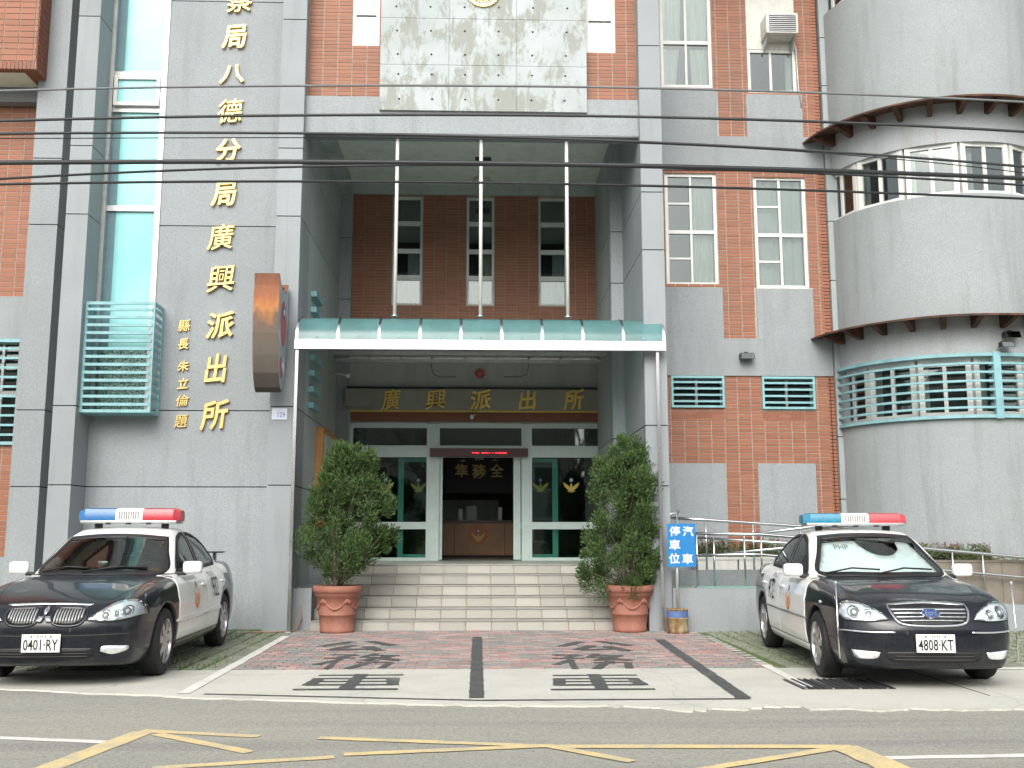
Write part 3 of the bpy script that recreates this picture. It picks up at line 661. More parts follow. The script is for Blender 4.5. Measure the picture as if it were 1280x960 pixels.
box('counter_front', 'wood_front', cn, xk(520), xk(680), YK, YK + .5, zk(694), zk(654)); box('counter_top', 'wood_dark', cn, xk(518), xk(682), YK - .03, YK + .6, zk(654), zk(650.5)); box('kick_plate', 'dark_gap', cn, xk(521), xk(679), YK + .03, YK + .45, lz + .001, zk(694))
for a in (568, 631): box('counter_edge', 'wood_dark', cn, xk(a) - .008, xk(a) + .008, YK - .004, YK + .001, zk(693), zk(655))
plain('grey_plastic', (.38, .38, .36), .5); plain('paper', (.72, .72, .70), .8)
for a, b, c, d, nm, mt, lb in ((573, 578, 650.4, 636, 'document_stand', 'paper', 'white upright document stand on the brown reception counter by the monitor'), (623, 628, 650.4, 634, 'document_stand', 'paper', 'white upright document stand at the far end of the brown counter'), (583, 596, 650.4, 632, 'monitor', 'grey_plastic', 'pale grey monitor back standing on the brown reception counter')):
    th_ = thing(nm, lb, 'monitor' if nm == 'monitor' else 'stand', (xk((a+b)/2), YK + .2, zk(650.5)))
    box('panel', mt, th_, xk(a), xk(b), YK + .18, YK + .22, zk(c) + .02, zk(d)); box('foot', mt, th_, xk(a), xk(b), YK + .12, YK + .3, zk(650.5), zk(650.5) + .018)
box('office_partition', 'porch_plaster', st, xk(540), xk(625), YK + 1.4, YK + 1.45, lz, zk(622))
YN = 23.9; bd = thing('black_notice_board', 'black board with gold characters hung over the reception desk', 'sign', (0, YN, WZ(600, 615, YN)))
box('board', 'black_plastic', bd, WX(558, 600, YN), WX(640, 600, YN), YN, YN + .04, WZ(600, 616, YN), WZ(600, 560, YN))
for ch, px, py, s in (('隼', 577, 588, 17), ('務', 599, 589, 18), ('全', 621, 588, 17), ('交', 579, 571, 12), ('派', 599, 570, 12), ('交', 619, 570, 12)):
    cx_, cz_ = PXZ(px, py, YN); s = s * YN / 1298
    letters('character', ch, lambda u, v, d, cx_=cx_, cz_=cz_: (cx_ + u, YN - .004 - d, cz_ + v), s, s, 'gold', bd, flat=.002, off=.02)
# ---- right wing ---------------------------------------------------------------------------
zr = lambda y: WZ(920, y, YR); xr = lambda x, y: WX(x, y, YR)
def rr(x0, y0, x1, y1): ym = (y0 + y1) / 2; return (xr(x0, ym), xr(x1, ym), zr(y1), zr(y0))
xR0, xR1 = xD1 - .3, 6.0
W1, W2 = rr(832, 217, 897, 357), rr(943.5, 220, 1009, 360)
W3, W4 = rr(825, -34, 889, 110), rr(933, -30, 993.5, 115)
L1, L2 = rr(838.5, 470.5, 905, 510), rr(952, 471, 1018, 511.5)
holes = [W1, W2, W3, W4, L1, L2]
rw = grid_wall(MB(), xR0, xR1, 0, ZTOP, YR, YR + .22, holes).build('facade_wall', 'mortar', st)
pan = [rr(832, 360, 904, 424), rr(946, 361, 1017, 424), rr(825, 114, 896, 172), rr(933, 118, 1003, 172), rr(834, 579, 910, 800), rr(951, 579, 1024, 800)]
pan = [(xR0 if i % 2 == 0 else p[0], p[1], p[2] if i < 4 else .3, p[3]) for i, p in enumerate(pan)]
bands = [(xR0, xR1 + .1, zr(470), zr(423.5)), (xR0, xR1 + .1, zr(213.5), zr(171.5))]
for p in pan: box('stone_panel', 'granite', rw, p[0], p[1], YR - .02, YR + .05, p[2] + .002, p[3] - .002)
for p in bands: box('stone_band', 'granite', rw, p[0], p[1], YR - .035, YR + .05, p[2], p[3])
bx0, bx1_ = xR0, xr(1046, 550)
brick_fill(xD1 - .02, bx1_, .3, zr(470), YR, holes + pan, 'brick', rw, limit=300, zc=zr(545))
brick_fill(xD1 - .12, bx1_, zr(423.5), zr(213.5), YR, holes + pan, 'brick', rw)
brick_fill(xD1 - .2, bx1_, zr(171.5), ZTOP - .5, YR, holes + pan, 'brick', rw)
# soldier courses under the slatted windows
for h in (L1, L2):
    mb = MB(); x = h[0]
    while x < h[1] - .05: mb.box(x, x + .052, YR - .0085, YR + .01, h[2] - .19, h[2] - .06); x += .0615
    tag(mb.build('soldier_course', 'brick_soldier', rw), kind='stuff')
for wdw, cur in ((W1, ((.52, .98, .02, .98, 0),)), (W2, ((.03, .98, .02, .98, 0),))):
    window(wdw[0], wdw[1], wdw[2], wdw[3], YR + .03, (.5,), (.475,), fw=.06, sub=((.03, .5, .24), (.03, .5, .73)), curtains=cur)
window(W3[0], W3[1], W3[2], W3[3], YR + .03, (.5,), (.39,), fw=.06, curtains=((.04, .40, .02, .36, -.5), (.60, .96, .02, .36, .5), (.04, .46, .42, .98, -.2), (.54, .96, .42, .98, .2)))
window(W4[0], W4[1], W4[2], W4[2] + (W4[3]-W4[2])*.37, YR + .03, (.48,), (), fw=.055, curtains=((.02, .12, .02, .98, 0), (.82, .98, .02, .98, 0)))
plain('window_board', (.60, .60, .55), .7, dirt=.3); box('window_board', 'window_board', st, W4[0], W4[1], YR + .02, YR + .06, W4[2] + (W4[3]-W4[2])*.37 + .002, W4[3])
for h in (L1, L2): window(h[0], h[1], h[2], h[3], YR + .08, (.5,), (), fw=.04, mat='alu_grey')
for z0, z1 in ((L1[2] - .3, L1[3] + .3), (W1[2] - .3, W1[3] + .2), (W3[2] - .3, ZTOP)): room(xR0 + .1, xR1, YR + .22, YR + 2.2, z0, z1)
for i, h in enumerate((L1, L2)):
    g = thing('window_louvre', ('turquoise slatted grille over the small brick-wall window beside the porch pier', 'turquoise slatted grille over the small brick-wall window beside the round tower')[i], 'grille', ((h[0]+h[1])/2, YR, h[2]), 'small slatted window grilles')
    f = MB(); q = .038; y0 = YR - .055
    f.box(h[0], h[0]+q, y0, YR + .02, h[2], h[3]); f.box(h[1]-q, h[1], y0, YR + .02, h[2], h[3]); f.box(h[0]+q, h[1]-q, y0, YR + .02, h[2], h[2]+q); f.box(h[0]+q, h[1]-q, y0, YR + .02, h[3]-q, h[3])
    f.build('frame', 'cyan_bar', g); louvre_bars(g, h[0]+q, h[1]-q, y0 + .004, [h[2] + (h[3]-h[2]) * k / 5 for k in range(1, 5)], .036, .04, tilt=.1)
# corner pier next to the tower
xE0, xE1 = bx1_, xr(1064, 550)
blocks('pier', (xE0, xE1 + .25), (YR - .08, YR + .3), [0, zr(691), zr(624), zr(546), zr(351), zr(277), zr(108), zr(48), ZTOP], 'granite_tower')

# ---- round tower -------------------------------------------------------------------------
TX, TY, TR = 8.08, 17.5, 1.9
YF = TY - TR; zt = lambda y, Y=YF: WZ(1262, y, Y)
A0, A1 = -100, 100
zs1 = (zt(518), zt(446)); zs2 = (zt(241), zt(177)); z3 = zt(-38); ring = []
for nm, a, b, mt in (('tower_wall', 0, zs1[0], 'granite_tower'), ('tower_wall', zs1[1], zt(396, YF), 'tower_stained'), ('tower_wall', zt(396, YF), zs2[0], 'granite_tower'), ('tower_wall', zs2[1], zt(124), 'tower_stained'), ('tower_wall', zt(124), z3, 'granite_tower')):
    MB().arc(TX, TY, TR - .2, TR, a, b, A0, A1, 56).build(nm, mt, st, auto=40)
MB().arc(TX, TY, 0, TR - .9, 0, ZTOP, A0, A1, 20).build('tower_core', 'room_dark', st)
for z in (zs1[0] - .05, zs1[1] + .0, zs2[0] - .05, zs2[1], z3 - .1): MB().arc(TX, TY, TR - .95, TR - .19, z, z + .05, A0, A1, 30).build('tower_slab', 'room_dark', st)
def tp(a, r, z): return (TX + r * math.sin(R(a)), TY - r * math.cos(R(a)), z)
def facet_window(a0, a1, z0, z1, r=TR - .06, fw=.06, split=.5):
    """flat two-light window standing on a chord of the tower"""
    p, q = Vector(tp(a0, r, 0)), Vector(tp(a1, r, 0)); u = (q - p); L_ = u.length; u.normalize(); nrm = Vector((u.y, -u.x, 0))
    def bx(mb, s0, s1, d0, d1, za_, zb_):
        c = [p + u * s + nrm * d for s, d in ((s0, d0), (s1, d0), (s1, d1), (s0, d1))]
        mb.add([(v.x, v.y, za_) for v in c] + [(v.x, v.y, zb_) for v in c], [(0,3,2,1),(4,5,6,7),(0,1,5,4),(1,2,6,5),(2,3,7,6),(3,0,4,7)])
    mb = MB()
    for s in (0, L_ - fw * 1.4): bx(mb, s, s + fw * 1.4, -.04, .04, z0, z1)
    bx(mb, fw * 1.4, L_ - fw * 1.4, -.036, .036, z0, z0 + fw); bx(mb, fw * 1.4, L_ - fw * 1.4, -.036, .036, z1 - fw, z1); bx(mb, L_ * split - .03, L_ * split + .03, -.03, .03, z0 + fw, z1 - fw)
    o = mb.build('window', 'white_frame', st)
    for s0, s1 in ((fw * 1.4, L_ * split - .03), (L_ * split + .03, L_ - fw * 1.4)):
        g = MB(); bx(g, s0, s1, -.003, .003, z0 + fw, z1 - fw); g.build('pane', 'window_glass', o)
    cu = MB(); bx(cu, L_ * .06, L_ * (.2 if int(a0) % 3 else .32), -.10, -.09, z0, z1); cu.build('curtain', 'curtain', o)
AS = [-90, -62, -36, -10, 16, 42, 68, 94]
for a, b in zip(AS, AS[1:]):
    facet_window(a + .4, b - .4, zs2[0], zs2[1]); facet_window(a + .4, b - .4, z3, z3 + 1.1); facet_window(a + .4, b - .4, zs1[0], zs1[1], TR - .1)
MB().arc(TX, TY, 0, TR, z3 + 1.1, ZTOP, A0, A1, 40).build('tower_wall', 'granite_tower', st, auto=40)
def awning(zo, zi, label):
    aw = thing('metal_awning', label, 'awning', (TX, TY - TR, zi), 'curved awnings round the tower')
    mb = MB(); n = 48; RO = TR + .46
    for s, (z_o, z_i) in enumerate(((zo, zi), (zo - .03, zi - .03))):
        mb.add([tp(-96 + 190 * i / n, rr_, z_) for i in range(n + 1) for rr_, z_ in ((TR - .01, z_i), (RO, z_o))], [(2*i, 2*i+2, 2*i+3, 2*i+1) for i in range(n)])
    mb.add([tp(-96 + 190 * i / n, RO, z_) for i in range(n + 1) for z_ in (zo, zo - .03)], [(2*i, 2*i+2, 2*i+3, 2*i+1) for i in range(n)])
    mb.build('sheet', 'rust_iron', aw)
    for k in range(14):
        a = -90 + k * 13.5; d = 1.1
        v = [tp(a + s, rad, z) for s in (-d, d) for rad, z in ((TR - .02, zi - .035), (RO - .03, zo - .034), (TR + .06, zi - .24), (TR - .02, zi - .24))]
        MB().add(v, [(0,1,2,3),(7,6,5,4),(0,4,5,1),(1,5,6,2),(2,6,7,3),(3,7,4,0)]).build('bracket', 'rust_iron', aw)
RO = TR + .46
awning(WZ(1250, 391, TY - RO), WZ(1250, 391, TY - RO) + .10, 'rusty curved metal awning above the slatted tower windows')
awning(WZ(1235, 117, TY - RO), WZ(1235, 117, TY - RO) + .10, 'rusty curved metal awning above the white-framed tower windows')
g = thing('curved_louvre', 'turquoise curved slatted grille wrapped round the lower tower windows', 'grille', (TX, TY - TR, zs1[0]))
for k in range(8):
    z = zs1[0] - .03 + (zs1[1] - zs1[0] + .06) * k / 7; h = .026 if k in (0, 7) else .017
    MB().arc(TX, TY, TR + .02, TR + .065, z - h, z + h, -93, 60, 60).build('bar', 'cyan_bar', g, auto=40)
for a, wd in ((-92.5, 1.2), (-.2, 1.7), (58, 1.5)): MB().arc(TX, TY, TR - .0, TR + .075, zs1[0] - .07, zs1[1] + .07, a - wd, a + wd, 3).build('post', 'cyan_bar', g)
# wing beyond the tower, and the roof that closes the building
box('facade_wall', 'granite_tower', st, 9.9, 16, YR, YR + .3, 0, ZTOP); box('roof_slab', 'granite_dark', st, -13, 16, Y1 + .1, 30, ZTOP, ZTOP + .3); box('side_wall', 'granite_dark', st, -13.2, -13, YL, 30, 0, ZTOP); box('side_wall', 'granite_dark', st, 16, 16.2, YR, 30, 0, ZTOP); box('rear_wall', 'granite_dark', st, -13, 16, 30, 30.2, 0, ZTOP)
# ================================================================ entrance steps
t = NT('step_tile'); c = (.40, .39, .35); g_ = t.n('NewGeometry'); oi = t.n('ObjectInfo'); rv = t.math('FRACT', t.math('ADD', g_.outputs['Random Per Island'], oi.outputs['Random']))
cc = t.ramp(rv, [(0, tuple(x*.84 for x in c)), (.5, c), (1, tuple(x*1.1 for x in c))]); cc = t.mix(t.ramp(t.noise(2.6, 7, .7, (2, 2, .6)), [(.48, 0), (.72, .6)]), cc, (.34, .29, .22)); t.col(cc); t.set(Roughness=.45); t.bump(t.noise(60, 3), .1, .002)
SY, TD, RH = 15.42, .30, .155; sxa, sxb = xC1 + .28, xD0 - .02
steps = thing('entrance_steps', 'six broad cream tiled steps rising to the glass entrance', 'steps', (0, SY, 0))
sm = MB()
for k in range(6): sm.box(sxa, sxb, SY + k * TD + .02, SY + (k + 1) * TD + .021 if k < 5 else YB, 0.001 if k == 0 else k * RH - .02, (k + 1) * RH - .02)
body = sm.build('step_core', 'mortar_dark', steps)
nt_ = 13; tw = (sxb - sxa) / nt_
rise_me = bpy.data.meshes.new('tile'); tb = MB().box(-tw/2 + .005, tw/2 - .005, 0, .02, .001, RH - .018); rise_me.from_pydata(tb.v, [], tb.f); rise_me.materials.append(M['step_tile'])
tread_me = bpy.data.meshes.new('tile'); tb = MB().box(-tw/2 + .003, tw/2 - .003, .012, TD + .01, 0, .018); tread_me.from_pydata(tb.v, [], tb.f); tread_me.materials.append(M['step_tile'])
for k in range(6):
    for i in range(nt_):
        x = sxa + tw * (i + .5) + (tw * .25 if k % 2 else 0)
        if x + tw / 2 > sxb + .01: x = sxb - tw / 2 - .0 if k % 2 == 0 else sxb - tw * .5
        for me, dz in ((rise_me, k * RH + .008), (tread_me, (k + 1) * RH - .0195)):
            o = bpy.data.objects.new('tile', me); COL.objects.link(o); o.parent = steps; o.location = (sxa + tw * (i + .5), k * TD, dz); LOC[o.name] = LOC[steps.name]
    box('nosing', 'stainless_dull', steps, sxa, sxb, SY + k * TD - .012, SY + k * TD + .025, (k + 1) * RH - .012, (k + 1) * RH + .003)
box('landing', 'step_tile', steps, sxa, sxb, SY + 5 * TD + .31, YB + .2, lz - .02, lz)
for a, b in ((xC1, sxa - .004), (xD0 - .016, xD0 - .001)): box('cheek_wall', 'granite', steps, a, b, Y0 + .32, YB, 0, .62) if b - a > .1 else None
box('side_floor', 'granite', st, xC1, sxa - .004, 16.9, YB, .6, lz)

# ================================================================ glass canopy
YCF = 15.02
cx0, cx1 = WX(370, 431, YCF), WX(830.5, 431, YCF); cz0, cz1 = WZ(600, 437.5, YCF), WZ(600, 425.5, YCF); czt = WZ(600, 398.5, 15.5)
can = thing('entrance_canopy', 'turquoise glass canopy with rounded front over the police station entrance', 'canopy', ((cx0+cx1)/2, YCF, 0))
prof = [(YCF + .02 + .55 * (1 - math.cos(a)), cz1 + (czt - cz1) * math.sin(a)) for a in [math.pi/2 * i / 8 for i in range(9)]] + [(17.4, czt + .03), (YB - .1, czt + .06)]
for k in range(9):
    a, b = cx0 + (cx1-cx0)*k/9 + .012, cx0 + (cx1-cx0)*(k+1)/9 - .012; mb = MB(); n = len(prof)
    mb.add([(a, y, z) for y, z in prof] + [(b, y, z) for y, z in prof], [(i, i+1, n+i+1, n+i) for i in range(n-1)], True)
    o = mb.build('pane', 'canopy_glass', can)
for k in range(10):
    x = cx0 + (cx1-cx0)*k/9; mb = MB(); n = len(prof)
    for dx, dz in ((-.018, .012),): mb.add([(x+s, y, z+q) for s in (-.018, .018) for q in (.012, -.03) for y, z in prof], [f for i in range(n-1) for f in ((i, i+1, n+i+1, n+i), (2*n+i, 2*n+i+1, 3*n+i+1, 3*n+i), (i, i+1, 2*n+i+1, 2*n+i), (n+i, n+i+1, 3*n+i+1, 3*n+i))])
    mb.build('rib', 'stainless', can, auto=40)
    if k < 9: MB().lathe([(0, -.012), (.012, -.01), (.014, .004)], (x + (cx1-cx0)/18, YCF + .03, cz1 + .05), 8, 'y').build('bolt', 'stainless_dull', can)
box('front_gutter', 'stainless', can, cx0 - .02, cx1 + .02, YCF - .03, YCF + .06, cz0, cz1)
for k in range(5): box('cross_beam', 'stainless_dull', can, cx0 + .05, cx1 - .05, 15.7 + k * .8, 15.74 + k * .8, czt - .11, czt - .04)
for x in (cx0 - .01, cx1 - .125): MB().box(x, x + .045, YCF + .03, YCF + .075, .01, cz0 - .001).build('post', 'stainless', can); MB().box(x - .02, x + .065, YCF + .01, YCF + .095, .0145, .03).build('foot_plate', 'stainless_dull', can)
for x in (cx0, cx1): MB().prism([(YCF, cz0)] + [(y, z) for y, z in prof[:9]] + [(16.4, czt), (16.4, czt - .1), (15.6, czt - .13)], 'x', x - .004, x + .004).build('end_panel', 'canopy_glass', can)
for px in (497, 601.5, 708):
    x = WX(px, 180, 15.45); pl = thing('steel_stay', {497: 'slim steel pole standing on the canopy on the shield sign side', 601.5: 'middle slim steel pole standing on the canopy before the hanging lantern', 708: 'slim steel pole standing on the canopy on the brick wing side'}[px], 'pole', (x, 15.45, czt), 'upright poles over the canopy')
    MB().tube([(x, 15.45, czt + .014), (x, 15.45, zb0 + .1)], .028, 12).build('pole', 'white_frame', pl); MB().lathe([(.0, 0), (.06, 0), (.06, .02), (.03, .03)], (x, 15.45, czt + .013), 14).build('base_collar', 'stainless', pl)

# ================================================================ signs and lettering
def wall_text(chars, Y, mat, parent, deep=.03):
    for ch, px, py, w_, h_ in chars:
        cx_, cz_ = PXZ(px, py, Y); k = Y / 1298
        letters('character', ch, lambda u, v, d, cx_=cx_, cz_=cz_: (cx_ + u, Y - deep + d * -1 * k, cz_ + v) if False else (cx_ + u, Y - deep * .5 - d, cz_ + v), w_ * k, h_ * k, mat, parent, flat=deep * .5, bevel=.004, off=(.006 if ch in '廣興縣題德倫察' else .018), italic=.10, rise=.10)
big = [('察', 301, 3, 33, 31), ('局', 294, 47.5, 31, 33), ('八', 291.5, 94, 33, 26), ('德', 288.5, 140, 32, 33), ('分', 286, 189, 33, 32), ('局', 281, 243.5, 31, 33), ('廣', 277, 297, 32, 34), ('興', 277.5, 349, 34, 35), ('派', 276.5, 407, 35, 35), ('出', 271, 461, 26, 38), ('所', 269, 519, 33, 38)]
wi = thing('gold_wall_lettering', 'column of large gold characters fixed to the granite wall', 'lettering', (WX(270, 540, Y1), Y1, za(540))); wall_text(big, Y1, 'gold', wi, .05)
small = [('縣', 231, 407.5, 14.5, 15), ('長', 230, 430.5, 13.5, 14), ('朱', 230, 458, 14, 13.5), ('立', 229.5, 479.5, 13.5, 14), ('倫', 228.5, 501, 16, 14.5), ('題', 227, 527, 15.5, 16)]
wi2 = thing('gold_wall_lettering', 'short column of small gold characters beside the turquoise window grille', 'lettering', (WX(228, 535, Y1), Y1, za(535))); wall_text(small, Y1, 'gold', wi2, .03)
# police emblem high on the slab
def emblem(parent, cx_, y, cz_, r, gold='gold', sun=True, ring=False):
    """winged bird emblem: two fanned wings, a body, and a small sun disc above"""
    m = MB()
    def leaf(p0, p1, wd, k):
        d = (p1 - p0); L_ = d.length; d.normalize(); nn = Vector((-d.y, d.x)); q = [p0 - nn * wd * .3, p0 + d * L_ * .45 - nn * wd, p1, p0 + d * L_ * .45 + nn * wd, p0 + nn * wd * .3]
        m.add([(cx_ + v.x, y - .006 - k * .0008, cz_ + v.y) for v in q] + [(cx_ + v.x, y, cz_ + v.y) for v in q], [(0,1,2,3,4)] + [(e, (e+1) % 5, 5 + (e+1) % 5, 5 + e) for e in range(5)])
    for s in (-1, 1):
        for i in range(6):                                   # wing feathers, curling up and out
            f_ = i / 5; leaf(Vector((s * r * (.10 + .42 * f_), r * (-.62 + .16 * f_))), Vector((s * r * (.34 + .72 * f_), r * (-.02 + .52 * f_ - .12 * (f_ > .9)))), r * .085, i)
        for i in range(3): leaf(Vector((s * r * .04, -r * .45)), Vector((s * r * (.14 + .22 * i), -r * (1.0 - .10 * i))), r * .075, i)
    m.prism([(cx_ + r * u, cz_ + r * v) for u, v in ((-.10, -.75), (.10, -.75), (.17, -.3), (.09, .1), (0, .28), (-.09, .1), (-.17, -.3))], 'y', y - .014, y)
    o = m.build('emblem', gold, parent)
    if sun:
        MB().lathe([(0, -.016), (r * .27, -.016), (r * .27, 0)], (cx_, y, cz_ + r * .62), 20, 'y', False).build('sun_disc', 'emblem_blue', parent)
        MB().lathe([(0, -.019), (r * .15, -.019), (r * .15, 0)], (cx_, y, cz_ + r * .62), 16, 'y', False).build('sun_disc', 'paper', parent)
    return o
plain('emblem_blue', (.10, .17, .38), .5); plain('emblem_orange', (.55, .15, .04), .5)
ex, ez = PXZ(604, -11, 15.27); em = thing('wall_emblem', 'gold winged emblem fixed to the weathered cement slab', 'emblem', (ex, 15.27, ez - .27))
emblem(em, ex, 15.272, ez + .02, .23)
MB().add([], []) ; wr = MB()
for i in range(15):
    a = R(200 + i * 10); x, z = ex + .255 * math.cos(a), ez + .255 * math.sin(a); tdir = a + math.pi / 2; l2 = .055
    q = [(x + l2 * math.cos(tdir + k * 1.57) * (1 if k % 2 == 0 else .45), z + l2 * math.sin(tdir + k * 1.57) * (1 if k % 2 == 0 else .45)) for k in range(4)]
    wr.prism(q, 'y', 15.245 - .002 * (i % 2), 15.274)
wr.build('wreath', 'gold', em)
# horizontal name board over the doors
zd2 = lambda y: WZ(600, y, YB - .12); xd2 = lambda x: WX(x, 500, YB - .12)
plain('gold_sign', (.80, .56, .14), .4, .15, var=.1); plain('sign_steel', (.27, .275, .235), .42, .15, var=.1, scale=2)
nb = thing('name_board', 'brushed steel name board with gold characters over the entrance doors', 'sign', (0, YB - .12, zd2(515)))
box('board', 'sign_steel', nb, xd2(433.5), xd2(763.5), YB - .12, YB - .0, zd2(514), zd2(486.5)); box('lamp_box', 'sign_steel', nb, xd2(432), xd2(467), YB - .2, YB - .121, zd2(509), zd2(487)); box('bottom_trim', 'gold_paint', nb, xd2(438), xd2(762), YB - .14, YB - .121, zd2(515.5), zd2(513.2)); box('top_trim', 'dark_gap', nb, xd2(433), xd2(764), YB - .14, YB - .0, zd2(486.3), zd2(484))
wall_text([('廣', 489, 499.5, 22, 27), ('興', 545, 499.5, 25, 25), ('派', 601, 500, 27, 26), ('出', 659.5, 500.5, 21, 25), ('所', 717, 500, 25, 27)], YB - .125, 'gold_sign', nb, .05)
# LED ticker
plain('led_case', (.075, .012, .014), .4); t = NT('led_red'); t.col((.5, .01, .02)); t.set(Emission_Color=(1, .03, .06, 1), Emission_Strength=1.6)
zl2 = lambda y: WZ(600, y, YB - .1); xl2 = lambda x: WX(x, 565, YB - .1)
tk = thing('led_ticker', 'dark red LED ticker strip mounted over the open doorway', 'display', (0, YB - .1, zl2(571)))
box('case', 'led_case', tk, xl2(537.5), xl2(660), YB - .14, YB - .005, zl2(570.8), zl2(560.5))
for k in range(40):
    x = xl2(590) + k * .0165 + rng.uniform(-.002, .002); h = rng.choice((.008, .014, .02, .024)); MB().box(x, x + .011, YB - .143, YB - .1405, zl2(566.3) - h * .6, zl2(566.3) + h * .6).build('led_segment', 'led_red', tk) if k not in (9, 10, 21, 22, 25) else None
# emblems on the glass
for px, yy, lb in ((482, YB + .045, 'gold winged police emblem stuck on the glass beside the left conifer'), (714, YB + .045, 'gold winged police emblem stuck on the glass beside the right conifer'), (523, YB + .112, 'gold winged emblem on the left green sliding door'), (675.5, YB + .112, 'gold winged emblem on the right green sliding door')):
    cx_, cz_ = PXZ(px, 606.5, yy); e = thing('door_emblem', lb, 'emblem', (cx_, yy, cz_ - .15)); emblem(e, cx_, yy, cz_, .155, 'gold_paint')
cx_, cz_ = PXZ(598, 668, YK); e = thing('counter_emblem', 'round orange emblem on the front of the wooden reception counter', 'emblem', (cx_, YK, cz_ - .2))
MB().lathe([(0, -.008), (.205, -.008), (.205, 0)], (cx_, YK - .005, cz_), 36, 'y', False).build('disc', 'emblem_orange', e); emblem(e, cx_, YK - .014, cz_ - .02, .155, 'gold_paint')
# house number plate
nx0, nx1, nz0, nz1 = WX(340, 517, Y0), WX(359, 517, Y0), WZ(350, 524.5, Y0), WZ(350, 510.5, Y0)
hp = thing('house_number_plate', 'small pale blue house number plate on the granite pier', 'sign', ((nx0+nx1)/2, Y0, nz0)); plain('plate_pale', (.62, .66, .74), .4); plain('number_blue', (.20, .27, .52), .4)
box('plate', 'plate_pale', hp, nx0, nx1, Y0 - .012, Y0 - .001, nz0, nz1)
letters('number', '129', lambda u, v, d: ((nx0+nx1)/2 + .03 + u, Y0 - .0135 - d, (nz0+nz1)/2 - .012 + v), .115, .075, 'number_blue', hp, flat=.001, off=.02)
# shield-shaped light box on the pier
YS0, YS1 = 14.40, 15.12; xs1 = WX(347, 420, YS0); xs0 = xs1 - .36
t = NT('rusted_rim'); sp = t.n('SeparateXYZ'); t.l(t.tc('Generated'), sp.inputs[0]); f = t.math('ADD', sp.outputs['Z'], t.math('MULTIPLY', t.math('SUBTRACT', t.noise(5, 6, .7, (1, 1, .35)), .5), .45))
cc = t.ramp(f, [(.05, (.075, .062, .055)), (.4, (.13, .11, .085)), (.58, (.14, .10, .075)), (.68, (.42, .17, .05)), (.80, (.28, .10, .045)), (1, (.16, .065, .04))]); t.col(cc); t.set(Roughness=.7, Metallic=.15); t.bump(t.noise(30, 5), .3, .003)
plain('sign_face', (.30, .37, .40), .35, var=.2); plain('sign_red', (.42, .07, .07), .4, var=.2)
sz = lambda y: WZ(330, y, YS0); ztp, zbt = sz(341), sz(486); ym = (YS0 + YS1) / 2; hw_ = (YS1 - YS0) / 2; Hs = ztp - zbt
half = [(0, 0), (.30, .035), (.62, .15), (.80, .30), (.94, .48), (1.0, .66), (.97, .80), (.93, .90), (.96, 1.0)]
top = [(.75, .955), (.5, .915), (.25, .905)]
out = [(-u, v) for u, v in half[::-1]] + half[1:] + top + [(0, .93)] + [(-u, v) for u, v in top[::-1]]
poly = [(ym + u * hw_, zbt + v * Hs) for u, v in out]
sg = thing('shield_light_box', 'rusty shield-shaped light box sign projecting from the granite pier', 'sign', ((xs0+xs1)/2, ym, zbt))
MB().prism(poly, 'x', xs0, xs1).build('case', 'rusted_rim', sg)
inner = [(ym + u * hw_ * .93, zbt + Hs * .02 + v * Hs * .955) for u, v in out]
for xx in ((xs1, xs1 + .006), (xs0 - .006, xs0)): MB().prism(inner, 'x', *xx).build('face', 'sign_face', sg)
def oval(cy_, cz_, ry, rz_, x, mat, n=24, name='badge'): return MB().prism([(cy_ + ry * math.cos(2*math.pi*k/n), cz_ + rz_ * math.sin(2*math.pi*k/n)) for k in range(n)], 'x', x, x + .004).build(name, mat, sg)
oval(ym, zbt + Hs * .60, hw_ * .55, Hs * .20, xs1 + .006, 'sign_red'); oval(ym, zbt + Hs * .70, hw_ * .22, Hs * .055, xs1 + .011, 'emblem_blue'); oval(ym, zbt + Hs * .70, hw_ * .12, Hs * .03, xs1 + .016, 'paper')
for k, (u, v) in enumerate(((-.35, .25), (.2, .22), (-.1, .17))): oval(ym + u * hw_, zbt + v * Hs, hw_ * .2, Hs * .05, xs1 + .0062 + k * .001, 'sign_red' if k != 1 else 'paper', 8)
for k in (.3, .78): box('bracket', 'rust_iron', sg, xs1 - .12, xs1 - .06, YS1 - .12, Y0 + .0, zbt + Hs * k, zbt + Hs * k + .16)
# parking sign stuck in a rusty can
byp = 14.90; bxp = WX(847, 780, byp)
ps_ = thing('parking_sign', 'blue parking sign with white characters on a thin grey post', 'sign', (bxp, byp, .02))
plain('sign_blue', (.02, .20, .50), .35, var=.06); plain('sign_white', (.80, .82, .82), .4, var=.03)
qx = lambda x: WX(x, 682, byp - .04); qz = lambda y: WZ(852, y, byp - .04)
box('panel', 'sign_blue', ps_, qx(834.5), qx(869.5), byp - .04, byp - .03, qz(708.5), qz(654.5)); MB().tube([(bxp + .01, byp, .06), (bxp + .01, byp, qz(656))], .022, 10).build('post', 'alu_grey', ps_)
for ch, px, py in (('停', 843.5, 664), ('車', 843.5, 681), ('位', 843, 698), ('汽', 860, 664), ('車', 859.5, 698.5)):
    ux, uz = PXZ(px, py, byp - .041); letters('character', ch, lambda u, v, d, ux=ux, uz=uz: (ux + u, byp - .0415 - d, uz + v), .155, .145, 'sign_white', ps_, flat=.001, off=.02)
can_ = thing('rusty_can', 'rusty paint can weighted with cement holding the parking sign post', 'can', (bxp, byp, .014)); t = NT('can_rust'); f = t.noise(6, 7, .75, (1, 1, .5))
t.col(t.ramp(f, [(.35, (.10, .05, .03)), (.5, (.30, .20, .09)), (.62, (.42, .37, .26)), (.75, (.20, .12, .07))])); t.set(Roughness=.8)
